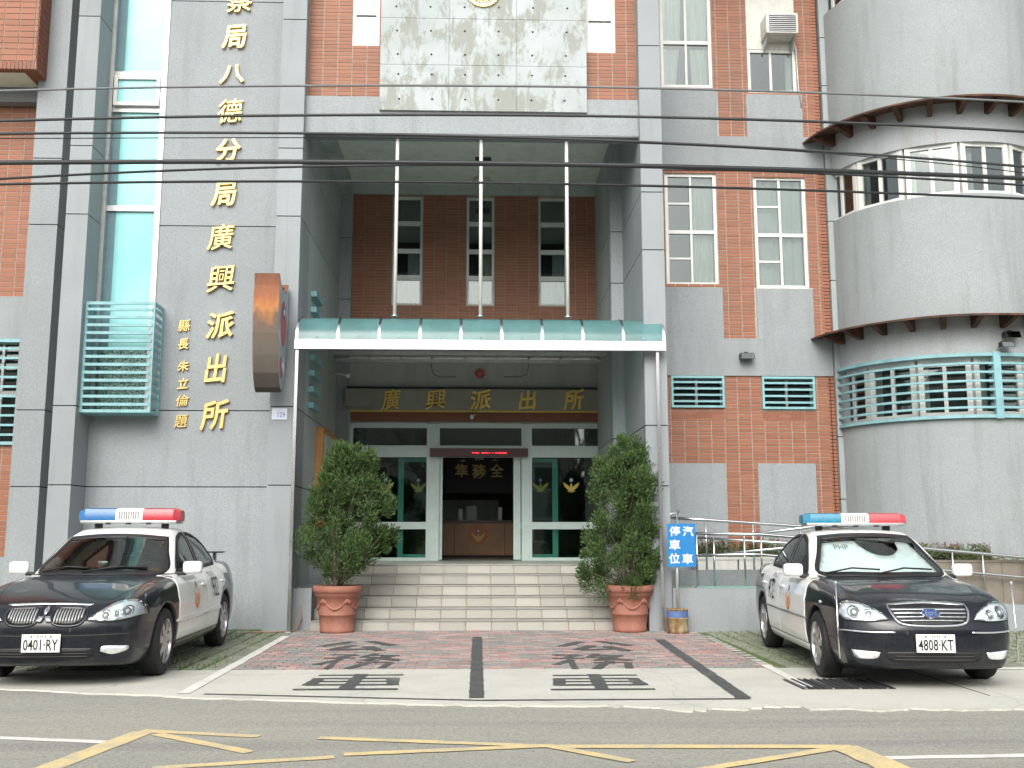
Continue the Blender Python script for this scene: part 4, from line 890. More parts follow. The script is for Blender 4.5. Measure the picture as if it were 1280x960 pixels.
MB().lathe([(0, .0), (.15, .0), (.152, .05), (.15, .20), (.155, .205), (.155, .22), (.15, .225), (.15, .32), (.157, .325), (.157, .34), (.148, .34), (.146, .3), (0, .3)], (bxp, byp, .014), 24).build('drum', 'can_rust', can_); MB().lathe([(.1525, .225), (.1525, .315)], (bxp, byp, .014), 24).build('painted_band', 'emblem_blue', can_)

# ================================================================ small fittings
ax0, ax1 = WX(958, 35, YR - .35), WX(998, 35, YR - .35); az0, az1 = WZ(975, 41, YR - .35), WZ(975, 16, YR - .35)
ac = thing('window_air_conditioner', 'white window air conditioner jutting from the boarded upper window', 'air conditioner', ((ax0+ax1)/2, YR - .1, az0))
plain('ac_white', (.62, .62, .56), .5, dirt=.6); MB().bbox(ax0, ax1, YR - .35, YR + .02, az0, az1, .012).build('case', 'ac_white', ac); box('grille', 'black_plastic', ac, ax0 + .05, ax1 - .04, YR - .356, YR - .35, az0 + .03, az1 - .03)
for k in range(9): z = az0 + .045 + k * (az1 - az0 - .09) / 8; box('fin', 'alu_grey', ac, ax0 + .05, ax1 - .04, YR - .362, YR - .3565, z - .005, z + .005)
MB().prism([(YR - .33, az0 - .002), (YR + .0, az0 - .002), (YR + .0, az0 - .22)], 'x', ax0 + .03, ax0 + .06).build('bracket', 'alu_grey', ac); MB().prism([(YR - .33, az0 - .002), (YR + .0, az0 - .002), (YR + .0, az0 - .22)], 'x', ax1 - .06, ax1 - .03).build('bracket', 'alu_grey', ac)
MB().tube([(ax1 - .05, YR - .05, az0), (ax1 + .04, YR - .03, az0 - .1), (ax1 + .06, YR - .03, az0 - .9), (ax1 + .10, YR - .03, az0 - 1.25)], .012, 6).build('drain_hose', 'alu_grey', ac)
def flood(px, py, Y, label, s=1.0, tilt=0):
    x, z = PXZ(px, py, Y); f = thing('floodlight', label, 'floodlight', (x, Y, z))
    MB().prism([(Y - .14*s, z - .05*s), (Y - .10*s, z + .06*s), (Y - .0, z + .05*s), (Y - .0, z - .03*s)], 'x', x - .12*s, x + .12*s).build('housing', 'black_plastic', f); MB().prism([(Y - .145*s, z - .045*s), (Y - .108*s, z + .05*s), (Y - .104*s, z + .05*s), (Y - .141*s, z - .045*s)], 'x', x - .10*s, x + .10*s).build('lens', 'window_glass', f)
    box('bracket', 'rust_iron', f, x - .03, x + .03, Y - .02, Y + .03, z + .04*s, z + .09*s); return f
flood(932.5, 446.5, YR - .06, 'small dark floodlight on the granite band over the grilles'); flood(1262, 420, YF - .02, 'dark floodlight under the rusty tower awning, upper of two'); flood(1256, 432, YF - .08, 'pale-lensed floodlight on the tower below another lamp', .85)
# lantern and globe in the recess, alarm bell, cameras
lx, lz_ = PXZ(604, 190, 18.2); ln = thing('hanging_lantern', 'black framed glass lantern hanging under the porch ceiling', 'lantern', (lx, 18.2, lz_))
for a in (-.12, .12):
    for b in (-.12, .12): MB().tube([(lx + a, 18.2 + b, lz_ - .12), (lx + a, 18.2 + b, lz_ + .14)], .024, 6).build('post', 'black_plastic', ln)
box('base', 'black_plastic', ln, lx - .15, lx + .15, 18.05, 18.35, lz_ - .16, lz_ - .12); MB().lathe([(.03, .34), (.05, .24), (.16, .14), (.14, .13)], (lx, 18.2, lz_), 4).build('cap', 'black_plastic', ln); box('glass_body', 'curtain', ln, lx - .10, lx + .10, 18.1, 18.3, lz_ - .11, lz_ + .12)
MB().tube([(lx, 18.2, lz_ + .3), (lx, 18.2, 8.28)], .012, 6).build('rod', 'black_plastic', ln)
gx, gz_ = PXZ(602, 226, 19.2); gl = thing('globe_lamp', 'pale globe lamp on the lintel of the recess', 'lamp', (gx, 19.2, gz_)); plain('globe', (.5, .48, .44), .4)
MB().lathe([(.16 * math.sin(math.pi * k / 12), -.16 * math.cos(math.pi * k / 12)) for k in range(13)], (gx, 19.2, gz_), 24).build('globe', 'globe', gl); MB().tube([(gx, 19.2, gz_ + .1), (gx, 19.35, gz_ + .25), (gx, YB - .05, gz_ + .2)], .02, 8).build('arm', 'black_plastic', gl)
zv = lambda y: WZ(600, y, YB - .03)
bx_, bz_ = PXZ(600, 467, YB); be = thing('alarm_bell', 'round dark red alarm bell on the plaster above the name board', 'bell', (bx_, YB, bz_)); MB().lathe([(0, -.09), (.06, -.085), (.09, -.05), (.095, -.02), (.095, -.005)], (bx_, YB - .003, bz_), 24, 'y').build('bell', 'sign_red', be); box('back_plate', 'black_plastic', be, bx_ - .04, bx_ + .04, YB - .012, YB, bz_ - .13, bz_ + .13)
for s, lab in ((-1, 'dark hanging loop of cable on the porch plaster beside the bell'), (1, 'dark conduit loop under the canopy on the far side of the bell')):
    pts = [PXZ(600 + s * u, v, YB - .03) for u, v in ((60, 440), (61, 458), (58, 468), (50, 471), (30, 471))]; o = MB().tube([(x, YB - .03, z) for x, z in pts], .009, 6).build('cable_loop', 'cable_grey'); tag(o, lab, 'cable')
def cctv(px, py, Y, label, dx):
    x, z = PXZ(px, py, Y); c = thing('security_camera', label, 'camera', (x, Y, z)); MB().tube([(x, Y - .28, z - .03), (x, Y - .05, z + .02)], .035, 12).build('body', 'white_frame', c); MB().tube([(x, Y - .12, z), (x + dx, Y - .1, z + .05), (x + dx * 1.5, Y, z + .05)], .012, 6).build('arm', 'white_frame', c)
cctv(437, 471, 18.6, 'white security camera on an arm at the porch side wall', -.25); cctv(590, 522, YB - .12, 'small white security camera over the middle door transom', .05)
# hinged turquoise grille on the panel window
lx0, lx1 = WX(103, 445, 15.32), WX(191, 445, 15.32); l0, l1 = WZ(150, 515.5, 15.32), WZ(150, 377, 15.32)
lg = thing('window_louvre', 'turquoise slatted box grille below the tall turquoise window', 'grille', ((lx0+lx1)/2, Y1, l0))
for x in (lx0, lx1 - .04):
    for y in (15.32, Y1 - .04): box('post', 'cyan_bar', lg, x, x + .04, y, y + .04, l0, l1)
for z in (l0, l1 - .045):
    box('rail', 'cyan_bar', lg, lx0 + .04, lx1 - .04, 15.322, 15.36, z, z + .045); 
    for x in (lx0, lx1 - .04): box('rail', 'cyan_bar', lg, x + .002, x + .038, 15.36, Y1 - .04, z, z + .045)
zz_ = [l0 + (l1 - l0) * k / 14 for k in range(1, 14)]
louvre_bars(lg, lx0 + .03, lx1 - .03, 15.305, zz_, .043, .05, tilt=.05)
for z in zz_: box('side_bar', 'cyan_bar', lg, lx1 - .032, lx1 - .012, 15.37, Y1 - .03, z - .022, z + .03)
box('tray', 'cyan_bar', lg, lx0, lx1, 15.36, Y1, l0 - .012, l0 - .001)
fr2 = MB(); wa, wb = xw0 + .10, xw1 - .02
t = NT('pebbled_glass'); t.col(t.ramp(t.noise(38, 3, .6), [(.4, (.04, .10, .08)), (.62, (.30, .46, .40))])); t.set(Roughness=.15)
box('lower_pane', 'pebbled_glass', lg, wa, wb, Y1 + .045, Y1 + .048, zw0, WZ(150, 437, Y1))
# side-wall grille and the orange board in the porch
g = thing('side_grille', 'turquoise grille edge-on in the porch side wall', 'grille', (xC1, 17.2, 2.6)); 
for k in range(8): z = WZ(383, 512, 16.6) + k * .26; MB().prism([(16.35, z), (17.1, z), (17.1, z + .09), (16.35, z + .09)], 'x', xC1, xC1 + .09).build('bar', 'cyan_bar', g)
plain('orange_board', (.52, .235, .07), .6); plain('board_paper', (.50, .50, .46), .8); ob = thing('notice_board', 'orange framed notice board on the porch side wall', 'board', (xC1 + .03, 17.8, 1.9)); zo0, zo1 = 1.55, WZ(395, 534, 17.3)
box('frame', 'orange_board', ob, xC1, xC1 + .12, 17.25, 18.95, zo0, zo1); box('panel', 'board_paper', ob, xC1 + .12, xC1 + .125, 17.4, 18.85, zo0 + .1, zo1 - .1); 
# garden hose at the pier foot
pts = [(xC1 - .02 + .35 * math.sin(a * .9), Y0 - .08 - .10 * math.cos(a * 1.7), .024 + .012 * (k % 3)) for k, a in enumerate([i * .35 for i in range(9)])]
tp_ = thing('water_tap', 'brass tap and thin hose at the foot of the granite pier', 'tap', (xC1 + .1, Y0 + .3, 0)); MB().tube([(xC1 + .005, Y0 + .35, .52), (xC1 + .10, Y0 + .35, .52), (xC1 + .12, Y0 + .35, .47)], .014, 8).build('spout', 'stainless', tp_); plain('hose', (.36, .22, .12), .6); MB().tube([(xC1 + .12, Y0 + .35, .47), (xC1 + .14, Y0 + .30, .2), (xC1 + .08, Y0 + .1, .03), (xC1 - .2, Y0 - .12, .028), (xC1 - .55, Y0 - .10, .028)], .011, 8).build('hose', 'hose', tp_)
# ================================================================ wheelchair ramp, rails, planters
rp = thing('access_ramp', 'grey stone wheelchair ramp sloping down along the brick wall', 'ramp', (5, 15.1, 0))
RW0 = xD1 + .0; YW = 15.12
ztl, ztr = WZ(870, 735, YW), WZ(1262, 757, YW - .1)
def sl(x, a=5.2, b=8.0): return ztl if x < a else (ztr if x > b else ztl + (ztr - ztl) * (x - a) / (b - a))
MB().prism([(RW0, .0), (12, 0), (12, ztr), (8.0, ztr), (5.2, ztl), (RW0, ztl)], 'y', YW, YW + .12).build('front_wall', 'granite', rp)
plain('ramp_green', (.20, .36, .31), .8, var=.2); plain('ramp_tan', (.52, .40, .24), .8, var=.2); plain('brown_tile', (.22, .19, .155), .55, var=.15, dirt=.4)
MB().prism([(RW0 + .02, .0), (12, 0), (12, ztr - .04), (8.0, ztr - .04), (5.2, ztl - .03), (RW0 + .02, ztl - .03)], 'y', YW + .12, YR - .1).build('ramp_floor', 'ramp_green', rp)
box('tactile_strip', 'ramp_tan', rp, RW0 + .25, 5.2, YW + .2, YW + .3, ztl - .02, ztl + .002); box('kerb_strip', 'ramp_green', rp, RW0 + .35, 5.2, YW - .004, YW + .12, ztl + .001, ztl + .02)
zu = WZ(900, 712, 16.5)
box('upper_wall', 'granite_dark', rp, RW0 + .02, 6.0, 16.35, 16.47, 0, zu)
bw0 = 5.6; zbw = WZ(1220, 702, 15.34)
for k in range(10):
    x = bw0 + k * .55; box('wall_tile', 'brown_tile', rp, x + .003, x + .547, 15.30, 15.36, ztr - .05, zbw - .012)
box('coping', 'brown_tile', rp, bw0, 11.1, 15.29, 15.40, zbw - .01, zbw + .025)
def rail(name, label, Y, top, low, posts, foot, r=.024):
    f = thing(name, label, 'handrail', (WX(*top[0], Y), Y, 0))
    for pts, rad in ((top, r), (low, r * .85)):
        if pts: MB().tube([(WX(x, y, Y), Y, WZ(x, y, Y)) for x, y in pts], rad, 10).build('bar', 'stainless', f)
    for px, y_ in posts:
        X = WX(px, y_, Y); MB().tube([(X, Y, foot(X)), (X, Y, WZ(px, y_, Y))], .016, 8).build('post', 'stainless', f)
    return f
rail('handrail', 'polished steel double handrail along the front of the ramp', YW + .06, [(869.5, 667), (949, 668), (1060, 677), (1170, 687), (1282, 697), (1400, 705)], [(869.5, 694), (947, 693), (1060, 703), (1205, 715), (1282, 722), (1400, 729)], [(870.5, 667), (930, 668), (992, 671), (1060, 677), (1110, 681), (1190, 689), (1228, 692), (1282, 697)], lambda X: sl(X))
rail('handrail', 'steel handrail beside the brick wall at the back of the ramp', 16.41, [(834, 647), (884, 650), (1004, 658), (1060, 662)], [(872, 672), (1000, 680), (1060, 684)], [(835, 647), (882, 650), (941, 654), (1000, 658)], lambda X: zu)
rail('handrail', 'short steel handrail rising across the ramp turn', 15.9, [(938, 668), (1012, 659), (1060, 657)], [(905, 692), (980, 685), (1050, 682)], [(892, 672), (951, 667), (1012, 659)], lambda X: ztl - .03)
gt = thing('hand_post', 'short steel post with a round white cap by the parking sign', 'post', (WX(846, 640, 16), 16, 0)); X = WX(846, 640, 15.7); MB().tube([(X, 15.7, ztl), (X, 15.7, WZ(846, 640, 15.7))], .016, 8).build('post', 'stainless', gt); MB().tube([(X - .22, 15.7, WZ(846, 645, 15.7) - .02), (X + .03, 15.7, WZ(846, 639, 15.7))], .022, 8).build('bar', 'stainless', gt)
# planters with red flowers
plain('planter_white', (.60, .60, .57), .6, dirt=.4); plain('leaf_green', (.085, .115, .04), .6, var=.4, scale=4); plain('petal_red', (.42, .085, .06), .5, var=.3); plain('leaf_yellow', (.19, .22, .055), .6, var=.3)
def flowers(name, label, x0, x1, y0, y1, z0, h, n, red=.3):
    f = thing(name, label, 'plant', ((x0+x1)/2, (y0+y1)/2, z0)); lv_, pt, stm = MB(), MB(), MB()
    for i in range(n):
        x, y = rng.uniform(x0, x1), rng.uniform(y0, y1); hh = h * rng.uniform(.45, 1.0); tx, ty = x + rng.gauss(0, .05), y + rng.gauss(0, .04)
        stm.tube([(x, y, z0), (tx, ty, z0 + hh)], .004, 4, False)
        for k in range(9):
            f_ = .2 + .8 * k / 9; px, py, pz = x + (tx-x)*f_, y + (ty-y)*f_, z0 + hh*f_; a = rng.uniform(0, 6.28); L_ = rng.uniform(.03, .065); e = rng.uniform(-.2, .7)
            d = Vector((math.cos(a)*math.cos(e), math.sin(a)*math.cos(e), math.sin(e))); s_ = d.orthogonal().normalized() * L_ * .3; p = Vector((px, py, pz))
            lv_.add([p, p + d*L_*.5 + s_, p + d*L_, p + d*L_*.5 - s_], [(0,1,2,3)])
        if rng.random() < red:
            for k in range(6):
                a = rng.uniform(0, 6.28); p = Vector((tx + rng.gauss(0, .015), ty + rng.gauss(0, .015), z0 + hh + rng.uniform(-.02, .03))); d = Vector((math.cos(a), math.sin(a), .5)) * .022; s_ = Vector((-math.sin(a), math.cos(a), 0)) * .012
                pt.add([p, p + d + s_, p + d*1.5, p + d - s_], [(0,1,2,3)])
    stm.build('stem', 'leaf_green', f); lv_.build('foliage', 'leaf_green' if red > .2 else 'leaf_yellow', f); pt.build('blossom', 'petal_red', f); return f
for k, (a, b) in enumerate(((868, 919), (921, 985))):
    x0, x1 = WX(a, 705, 16.9), WX(b, 705, 16.9); zt_, zb_ = WZ(900, 697, 16.9), WZ(900, 711, 16.9)
    pl = thing('planter_box', ('white flower trough behind the ramp rails, next to the porch pier', 'longer white flower trough behind the ramp rails, farther from the porch pier')[k], 'planter', ((x0+x1)/2, 16.9, zb_ - .35)); box('trough', 'planter_white', pl, x0, x1, 16.75, 17.05, zb_ - .35, zt_); box('rim', 'planter_white', pl, x0 - .015, x1 + .015, 16.735, 17.065, zt_ - .03, zt_ + .012)
    flowers('flowering_plant', ('red flowering plant in the white trough next to the porch pier', 'red flowering plant in the longer white trough')[k], x0 + .04, x1 - .04, 16.8, 17.0, zt_ + .0, .32, 80, .5)
flowers('flowering_shrub', 'red-tipped flowering shrub against the foot of the round tower', WX(1140, 690, 15.46), WX(1240, 690, 15.46), 15.42, 15.54, zbw - .06, .34, 190, .3)
flowers('flowering_shrub', 'green shrub row behind the brown tiled ramp wall', WX(1175, 690, 15.46), WX(1270, 690, 15.46), 15.41, 15.52, zbw - .06, .13, 60, .3)

# ================================================================ pots and conifers
t = NT('terracotta'); f = t.noise(5, 6, .7); cc = t.ramp(f, [(.3, (.25, .095, .063)), (.6, (.34, .145, .10)), (.8, (.38, .19, .145))]); cc = t.mix(t.ramp(t.noise(2.5, 6, .7, (1, 1, .4)), [(.55, 0), (.75, .5)]), cc, (.24, .12, .09)); t.col(cc); t.set(Roughness=.7); t.bump(t.noise(50, 4), .15, .003)
plain('soil', (.06, .045, .03), .95)
def pot(x, y, label, s=1.0):
    p = thing('plant_pot', label, 'pot', (x, y, .016), 'terracotta pots at the steps')
    prof_ = [(0, 0), (.235, 0), (.24, .02), (.245, .045), (.238, .05), (.262, .24), (.27, .245), (.272, .262), (.265, .268), (.30, .50), (.325, .515), (.325, .545), (.335, .56), (.352, .575), (.358, .60), (.355, .64), (.34, .66), (.315, .662), (.30, .64), (.29, .58), (0, .58)]
    MB().lathe([(r_ * s, h * s) for r_, h in prof_], (x, y, .016), 48).build('pot', 'terracotta', p)
    for k in range(5):                                     # swags of the relief garland
        a0 = R(-90 + (k - 2) * 72); m = []
        for i in range(13):
            u = i / 12 * 2 - 1; a = a0 + u * R(30); z = .45 - .115 * (1 - u * u); r_ = .266 + (z - .268) * .15; m.append((x + math.cos(a) * r_ * s, y + math.sin(a) * r_ * s, .016 + z * s))
        MB().tube(m, [.008 + .014 * (1 - abs(i / 6 - 1)) for i in range(13)], 6).build('garland', 'terracotta', p)
        a = a0 + R(36); 
        for j in range(3): MB().lathe([(.030 * math.sin(math.pi * q / 6), -.030 * math.cos(math.pi * q / 6)) for q in range(7)], (x + math.cos(a + (j-1) * .09) * .288 * s, y + math.sin(a + (j-1) * .09) * .288 * s, .016 + (.455 - .02 * abs(j-1)) * s), 8).build('rosette', 'terracotta', p)
    MB().lathe([(0, 0), (.293 * s, 0)], (x, y, .016 + .585 * s), 24).build('soil', 'soil', p)
t = NT('juniper'); gg = t.n('NewGeometry'); f = t.noise(5, 4, .6)
cc = t.ramp(gg.outputs['Random Per Island'], [(0, (.034, .072, .022)), (.5, (.060, .112, .032)), (1, (.105, .165, .05))]); cc = t.mix(t.ramp(f, [(.55, 0), (.75, .35)]), cc, (.13, .14, .05)); t.col(cc); t.set(Roughness=.7, Specular_IOR_Level=.25)
plain('bark', (.12, .095, .075), .9, var=.3, scale=12)
def conifer(x, y, z0, env, label, seed, nb=125, lean=0.0, stems=2):
    """env(h) -> (left, right) half-widths at fraction h of the crown; built of branchlets carrying scale-leaf sprays"""
    r_ = random.Random(seed); T = thing('potted_conifer', label, 'conifer', (x, y, z0), 'clipped conifers in terracotta pots')
    H0, H1 = env['z0'], env['z1']; tr = MB(); fo = MB()
    for s in range(stems):
        a = r_.uniform(0, 6.28); o = .05 if stems > 1 else 0
        path = [(x + o*math.cos(a) , y + o*math.sin(a), z0)]
        for k in range(1, 9):
            f_ = k / 8; path.append((x + lean * f_ + (o + .10 * f_ * (s + .3)) * math.cos(a) + r_.gauss(0, .015), y + (o + .10 * f_) * math.sin(a) + r_.gauss(0, .015), z0 + (H1 - z0 - .25) * f_))
        tr.tube(path, [.032 * (1 - .85 * k / 8) for k in range(9)], 7)
    def width(h, c):
        L = np.interp(h, env['h'], env['l']); Rr = np.interp(h, env['h'], env['r'])
        return (L + Rr) / 2 + (Rr - L) / 2 * c
    for b in range(nb):                                      # each limb ends in a feathery clump; clumps overlap unevenly
        h = ((b + r_.random()) / nb) ** .9; a = r_.uniform(0, 6.28) if b % 5 else r_.choice((0, 3.14)) + r_.gauss(0, .3); c = math.cos(a)
        Rad = width(h, c); rr_ = Rad * r_.choice((.25, .5, .72, .82, .9, .98)) * r_.uniform(.85, 1.08)
        cs = r_.uniform(.05, .115) * (1.0 if h < .85 else .7); rr_ = max(0, rr_ - cs * .8)
        tip = Vector((x + lean * h + rr_ * c, y + rr_ * math.sin(a) * .85, H0 + (H1 - H0 - .1) * h + r_.gauss(0, .05)))
        base = Vector((x + lean * h * .8, y, max(z0 + .1, tip.z - .18 - .75 * rr_))); d0 = (tip - base).normalized()
        if r_.random() < .8: tr.tube([base, base.lerp(tip, .5) + Vector((r_.gauss(0, .02), 0, -.03)), tip], [.011, .008, .004], 4, False)
        for k in range(int(90 + 160 * cs / .08)):
            q = Vector((r_.gauss(0, 1), r_.gauss(0, 1), r_.gauss(0, 1))); q = q.normalized() * cs * (r_.random() ** .45) * 1.5; q.z *= 1.35
            p = tip + q; dd = (q.normalized() * .8 + d0 * .5 + Vector((r_.gauss(0, .4), r_.gauss(0, .4), r_.uniform(.2, 1.1)))).normalized()
            L_ = r_.uniform(.026, .062); s_ = dd.cross(Vector((r_.gauss(0, 1), r_.gauss(0, 1), r_.gauss(0, 1)))).normalized() * L_ * .17
            fo.add([p - s_ * .4, p + dd * L_ * .55 - s_, p + dd * L_, p + dd * L_ * .55 + s_, p + s_ * .4], [(0,1,2,3,4)])
    tr.build('trunk', 'bark', T); fo.build('crown', 'juniper', T, smooth=False); return T
for k, (px, label) in enumerate(((418.5, 'terracotta pot with garland relief standing beside the water tap'), (790, 'terracotta pot with garland relief standing by the rusty can'))):
    py = 15.20; px_ = WX(px, 790, py - .2); pot(px_, py, label)
    zc = lambda y: WZ(px, y, py)
    if k == 0:
        env = dict(z0=zc(714), z1=zc(549), h=[0, .06, .13, .24, .47, .70, .88, .95, 1], l=[.25, .42, .58, .74, .54, .45, .34, .24, .10], r=[.20, .5, .72, .82, .80, .70, .58, .42, .22])
        conifer(px_ + .02, py, .58, env, 'bushy green conifer with bare lower stems in the pot by the tap', 5, lean=.05, stems=3)
    else:
        env = dict(z0=zc(738), z1=zc(549), h=[0, .08, .16, .25, .41, .62, .84, .94, 1], l=[.74, .80, .84, .80, .68, .60, .57, .38, .18], r=[.05, .36, .48, .50, .46, .42, .40, .28, .14])
        conifer(px_ + .0, py, .58, env, 'dense upright green conifer in the pot by the parking sign', 11, nb=150, lean=.02)

# ================================================================ overhead cables
plain('cable_black', (.028, .032, .035), .5); 
def cable(label, pts, r_, mat='cable_black', Y=10.5):
    w_ = [(WX(x, y, Y), WZ(x, y, Y)) for x, y in pts]; c = np.polyfit([p[0] for p in w_], [p[1] for p in w_], min(3, len(w_) - 1))
    def ev(x):
        lo, hi = -5.5, 6.2; xc = min(max(x, lo), hi); d = np.polyval(np.polyder(c), xc); return float(np.polyval(c, xc) + d * (x - xc))
    o = MB().tube([(x, Y, ev(x)) for x in np.linspace(-22, 22, 100)], r_, 8).build('overhead_cable', mat); tag(o, label, 'cable', 'cables strung across the front')
cable('highest of the thin grey cables strung across the facade', [(0,113.5),(213,109),(427,107),(640,107.5),(830,110.5),(1040,117),(1280,127.5)], .013, 'cable_grey', 10.4)
cable('black cable crossing the facade just below the top grey one', [(0,151),(213,146.5),(427,143.5),(640,144),(830,146.5),(1040,153),(1280,164.5)], .016, 'cable_black', 10.5)
cable('black cable that drops toward the round tower past the porch beam', [(0,167),(213,166.5),(427,167),(600,170.5),(800,176.5),(1040,191),(1280,208)], .015, 'cable_black', 10.6)
cable('hair-thin cable running just under the porch beam edge', [(0,173),(213,172.5),(427,172),(600,174),(800,179)], .006, 'cable_black', 10.65)
cable('thickest black cable slung low across the recess', [(0,203.5),(213,202.5),(427,201.5),(600,205),(800,207),(1040,213.5),(1280,223)], .027, 'cable_black', 10.8)
cable('slanting cable twisted against the thickest black one', [(0,223),(140,217),(280,212),(427,207),(600,205.5),(800,208),(1040,219),(1280,231)], .014, 'cable_black', 10.95)
cable('lowest slack black cable crossing the windows', [(0,230),(213,228.5),(427,226.5),(600,228),(800,231.5),(1040,240),(1280,248)], .015, 'cable_black', 11.1)
# ================================================================ police cars
def table(pts, sm=.04, lo=-3, hi=3, n=1201):
    xs = np.linspace(lo, hi, n); p = sorted(pts); y = np.interp(xs, [a for a, _ in p], [b for _, b in p])
    k = int(4 * sm / (xs[1] - xs[0])); g = np.exp(-.5 * (np.arange(-k, k + 1) * (xs[1] - xs[0]) / sm) ** 2); g /= g.sum()
    y = np.convolve(np.pad(y, k, mode='edge'), g, 'valid'); dy = np.gradient(y, xs)
    return (lambda x: np.interp(x, xs, y)), (lambda x: np.interp(x, xs, dy))
def smax(a, b, k): h = np.maximum(k - np.abs(a - b), 0) / k; return np.maximum(a, b) + h * h * k * .25
def smin(a, b, k): return -smax(-a, -b, k)
class CarShape:
    def __init__(s, q):
        s.q = q; s.W = q['W']; s.L = q['L']
        s.top, s.dtop = table(q['deck'], .07); s.bot, _ = table(q['bottom'], .06)
        s.green, s.dgreen = table(q['green'], .05)
        s.plan, _ = table(q['plan'], .06); s.sect, _ = table(q['sect'], .035, 0, 2, 801); s.nose, _ = table(q['nose'], .03, 0, 2, 801); s.tail, _ = table(q['tail'], .03, 0, 2, 801); s.tum, _ = table(q['tumble'], .03, 0, 2, 801)
    def __call__(s, x, y, z, arches=True):
        q = s.q; ay = np.abs(y); hw = s.W / 2
        w = hw * s.plan(x) * s.sect(z)
        crown = q.get('crown', .05) * np.clip(ay / hw, 0, 1.2) ** 2.4
        fender = q.get('fender', .0) * np.exp(-((ay / hw - .74) / .13) ** 2) * np.clip((x - .6) / .6, 0, 1)
        ft = (z - (s.top(x) - crown + fender)) / np.sqrt(1 + s.dtop(x) ** 2)
        f = smax(ft, ay - w, .085)
        f = smax(f, s.bot(x) - z, .05)
        bow = q['bow'] * np.clip(ay / hw, 0, 1.2) ** 3; bowr = q['bowr'] * np.clip(ay / hw, 0, 1.2) ** 3
        f = smax(f, (x - (s.L / 2 - s.nose(z) - bow)) * .92, .07)
        f = smax(f, ((-s.L / 2 + s.tail(z) + bowr) - x) * .95, .07)
        # crease line along the flank
        cr = q.get('crease')
        if cr: f = f - .007 * np.exp(-((z - (cr[0] + cr[1] * x)) / .03) ** 2) * (ay > .5 * hw)
        xs = np.where(x > -.4, x + q['wbow'] * (ay / .75) ** 2, x - q['rbow'] * (ay / .75) ** 2)
        g = (z - s.green(xs) + .035 * (ay / .65) ** 2) / np.sqrt(1 + s.dgreen(xs) ** 2)
        g = smax(g, ay - hw * s.tum(z) * (1 - .03 * np.abs(x + .3) ** 2), .07); g = np.maximum(g, .75 - z)
        f = smin(f, g, .05)
        if arches:
            for ax, rr_ in ((q['fa'], q['ar']), (q['ra'], q['ar'])):
                d = rr_ - np.sqrt((x - ax) ** 2 + (z - q['wr']) ** 2); d = np.minimum(d, ay - (hw - .30))
                f = smax(f, d, .02)
        return f
    def grad(s, P, arches=True, e=.003):
        x, y, z = P.T; return np.stack([(s(x+e,y,z,arches) - s(x-e,y,z,arches)), (s(x,y+e,z,arches) - s(x,y-e,z,arches)), (s(x,y,z+e,arches) - s(x,y,z-e,arches))], 1) / (2 * e)
    def mesh(s, h):
        xs = np.arange(-s.L/2 - .1, s.L/2 + .1, h); ys = np.arange(-s.W/2 - .08, s.W/2 + .08 + h, h); ys -= (ys[0] + ys[-1]) / 2; zs = np.arange(.08, s.q['H'] + .1, h)
        X, Y, Z = np.meshgrid(xs, ys, zs, indexing='ij'); D = s(X.ravel(), Y.ravel(), Z.ravel()).reshape(X.shape); S = D < 0
        nx, ny, nz = D.shape; c = np.zeros((nx-1, ny-1, nz-1), int)
        for i in (0, 1):
            for j in (0, 1):
                for k in (0, 1): c += S[i:nx-1+i, j:ny-1+j, k:nz-1+k]
        act = (c > 0) & (c < 8); idx = -np.ones(act.shape, int); ii = np.argwhere(act); idx[act] = np.arange(len(ii))
        P = np.stack([xs[ii[:,0]] + h/2, ys[ii[:,1]] + h/2, zs[ii[:,2]] + h/2], 1)
        acc = np.zeros((len(ii), 3)); cnt = np.zeros(len(ii))
        cor = [(0,0,0),(1,0,0),(0,1,0),(1,1,0),(0,0,1),(1,0,1),(0,1,1),(1,1,1)]
        for a in range(8):
            for b in range(a + 1, 8):
                A, B = np.array(cor[a]), np.array(cor[b])
                if np.abs(A - B).sum() != 1: continue
                da = D[tuple((ii + A).T)]; db = D[tuple((ii + B).T)]; m = (da < 0) != (db < 0); t = np.where(m, da / np.where(m, da - db, 1), 0)
                acc += np.where(m[:, None], (A + (B - A) * t[:, None]), 0); cnt += m
        P = np.stack([xs[ii[:,0]], ys[ii[:,1]], zs[ii[:,2]]], 1) + acc / cnt[:, None] * h
        for _ in range(3):
            g = s.grad(P); f = s(*P.T); n2 = (g * g).sum(1) + 1e-6; st_ = np.clip(f / n2, -h, h)[:, None] * g; P = P - st_ * .8
        F = []
        for ax in range(3):
            o1, o2 = [(1, 2), (2, 0), (0, 1)][ax]; sl0 = [slice(None)] * 3; sl1 = [slice(None)] * 3; sl0[ax] = slice(0, -1); sl1[ax] = slice(1, None)
            chg = S[tuple(sl0)] != S[tuple(sl1)]; e = np.argwhere(chg); ok = (e[:, o1] > 0) & (e[:, o2] > 0) & (e[:, o1] < D.shape[o1]-1) & (e[:, o2] < D.shape[o2]-1); e = e[ok]
            u = np.zeros(3, int); v = np.zeros(3, int); u[o1] = 1; v[o2] = 1
            q = np.stack([idx[tuple((e - u - v).T)], idx[tuple((e - v).T)], idx[tuple(e.T)], idx[tuple((e - u).T)]], 1)
            flip = ~S[tuple(e.T)]; q[flip] = q[flip][:, ::-1]; F.append(q)
        return P, np.concatenate(F)
    def cast(s, P, d, it=90, arches=False):
        P = P.astype(float).copy(); d = np.array(d, float)
        for _ in range(it): P += d * np.clip(s(*P.T, arches), -.05, .08)[:, None] * .85
        return P
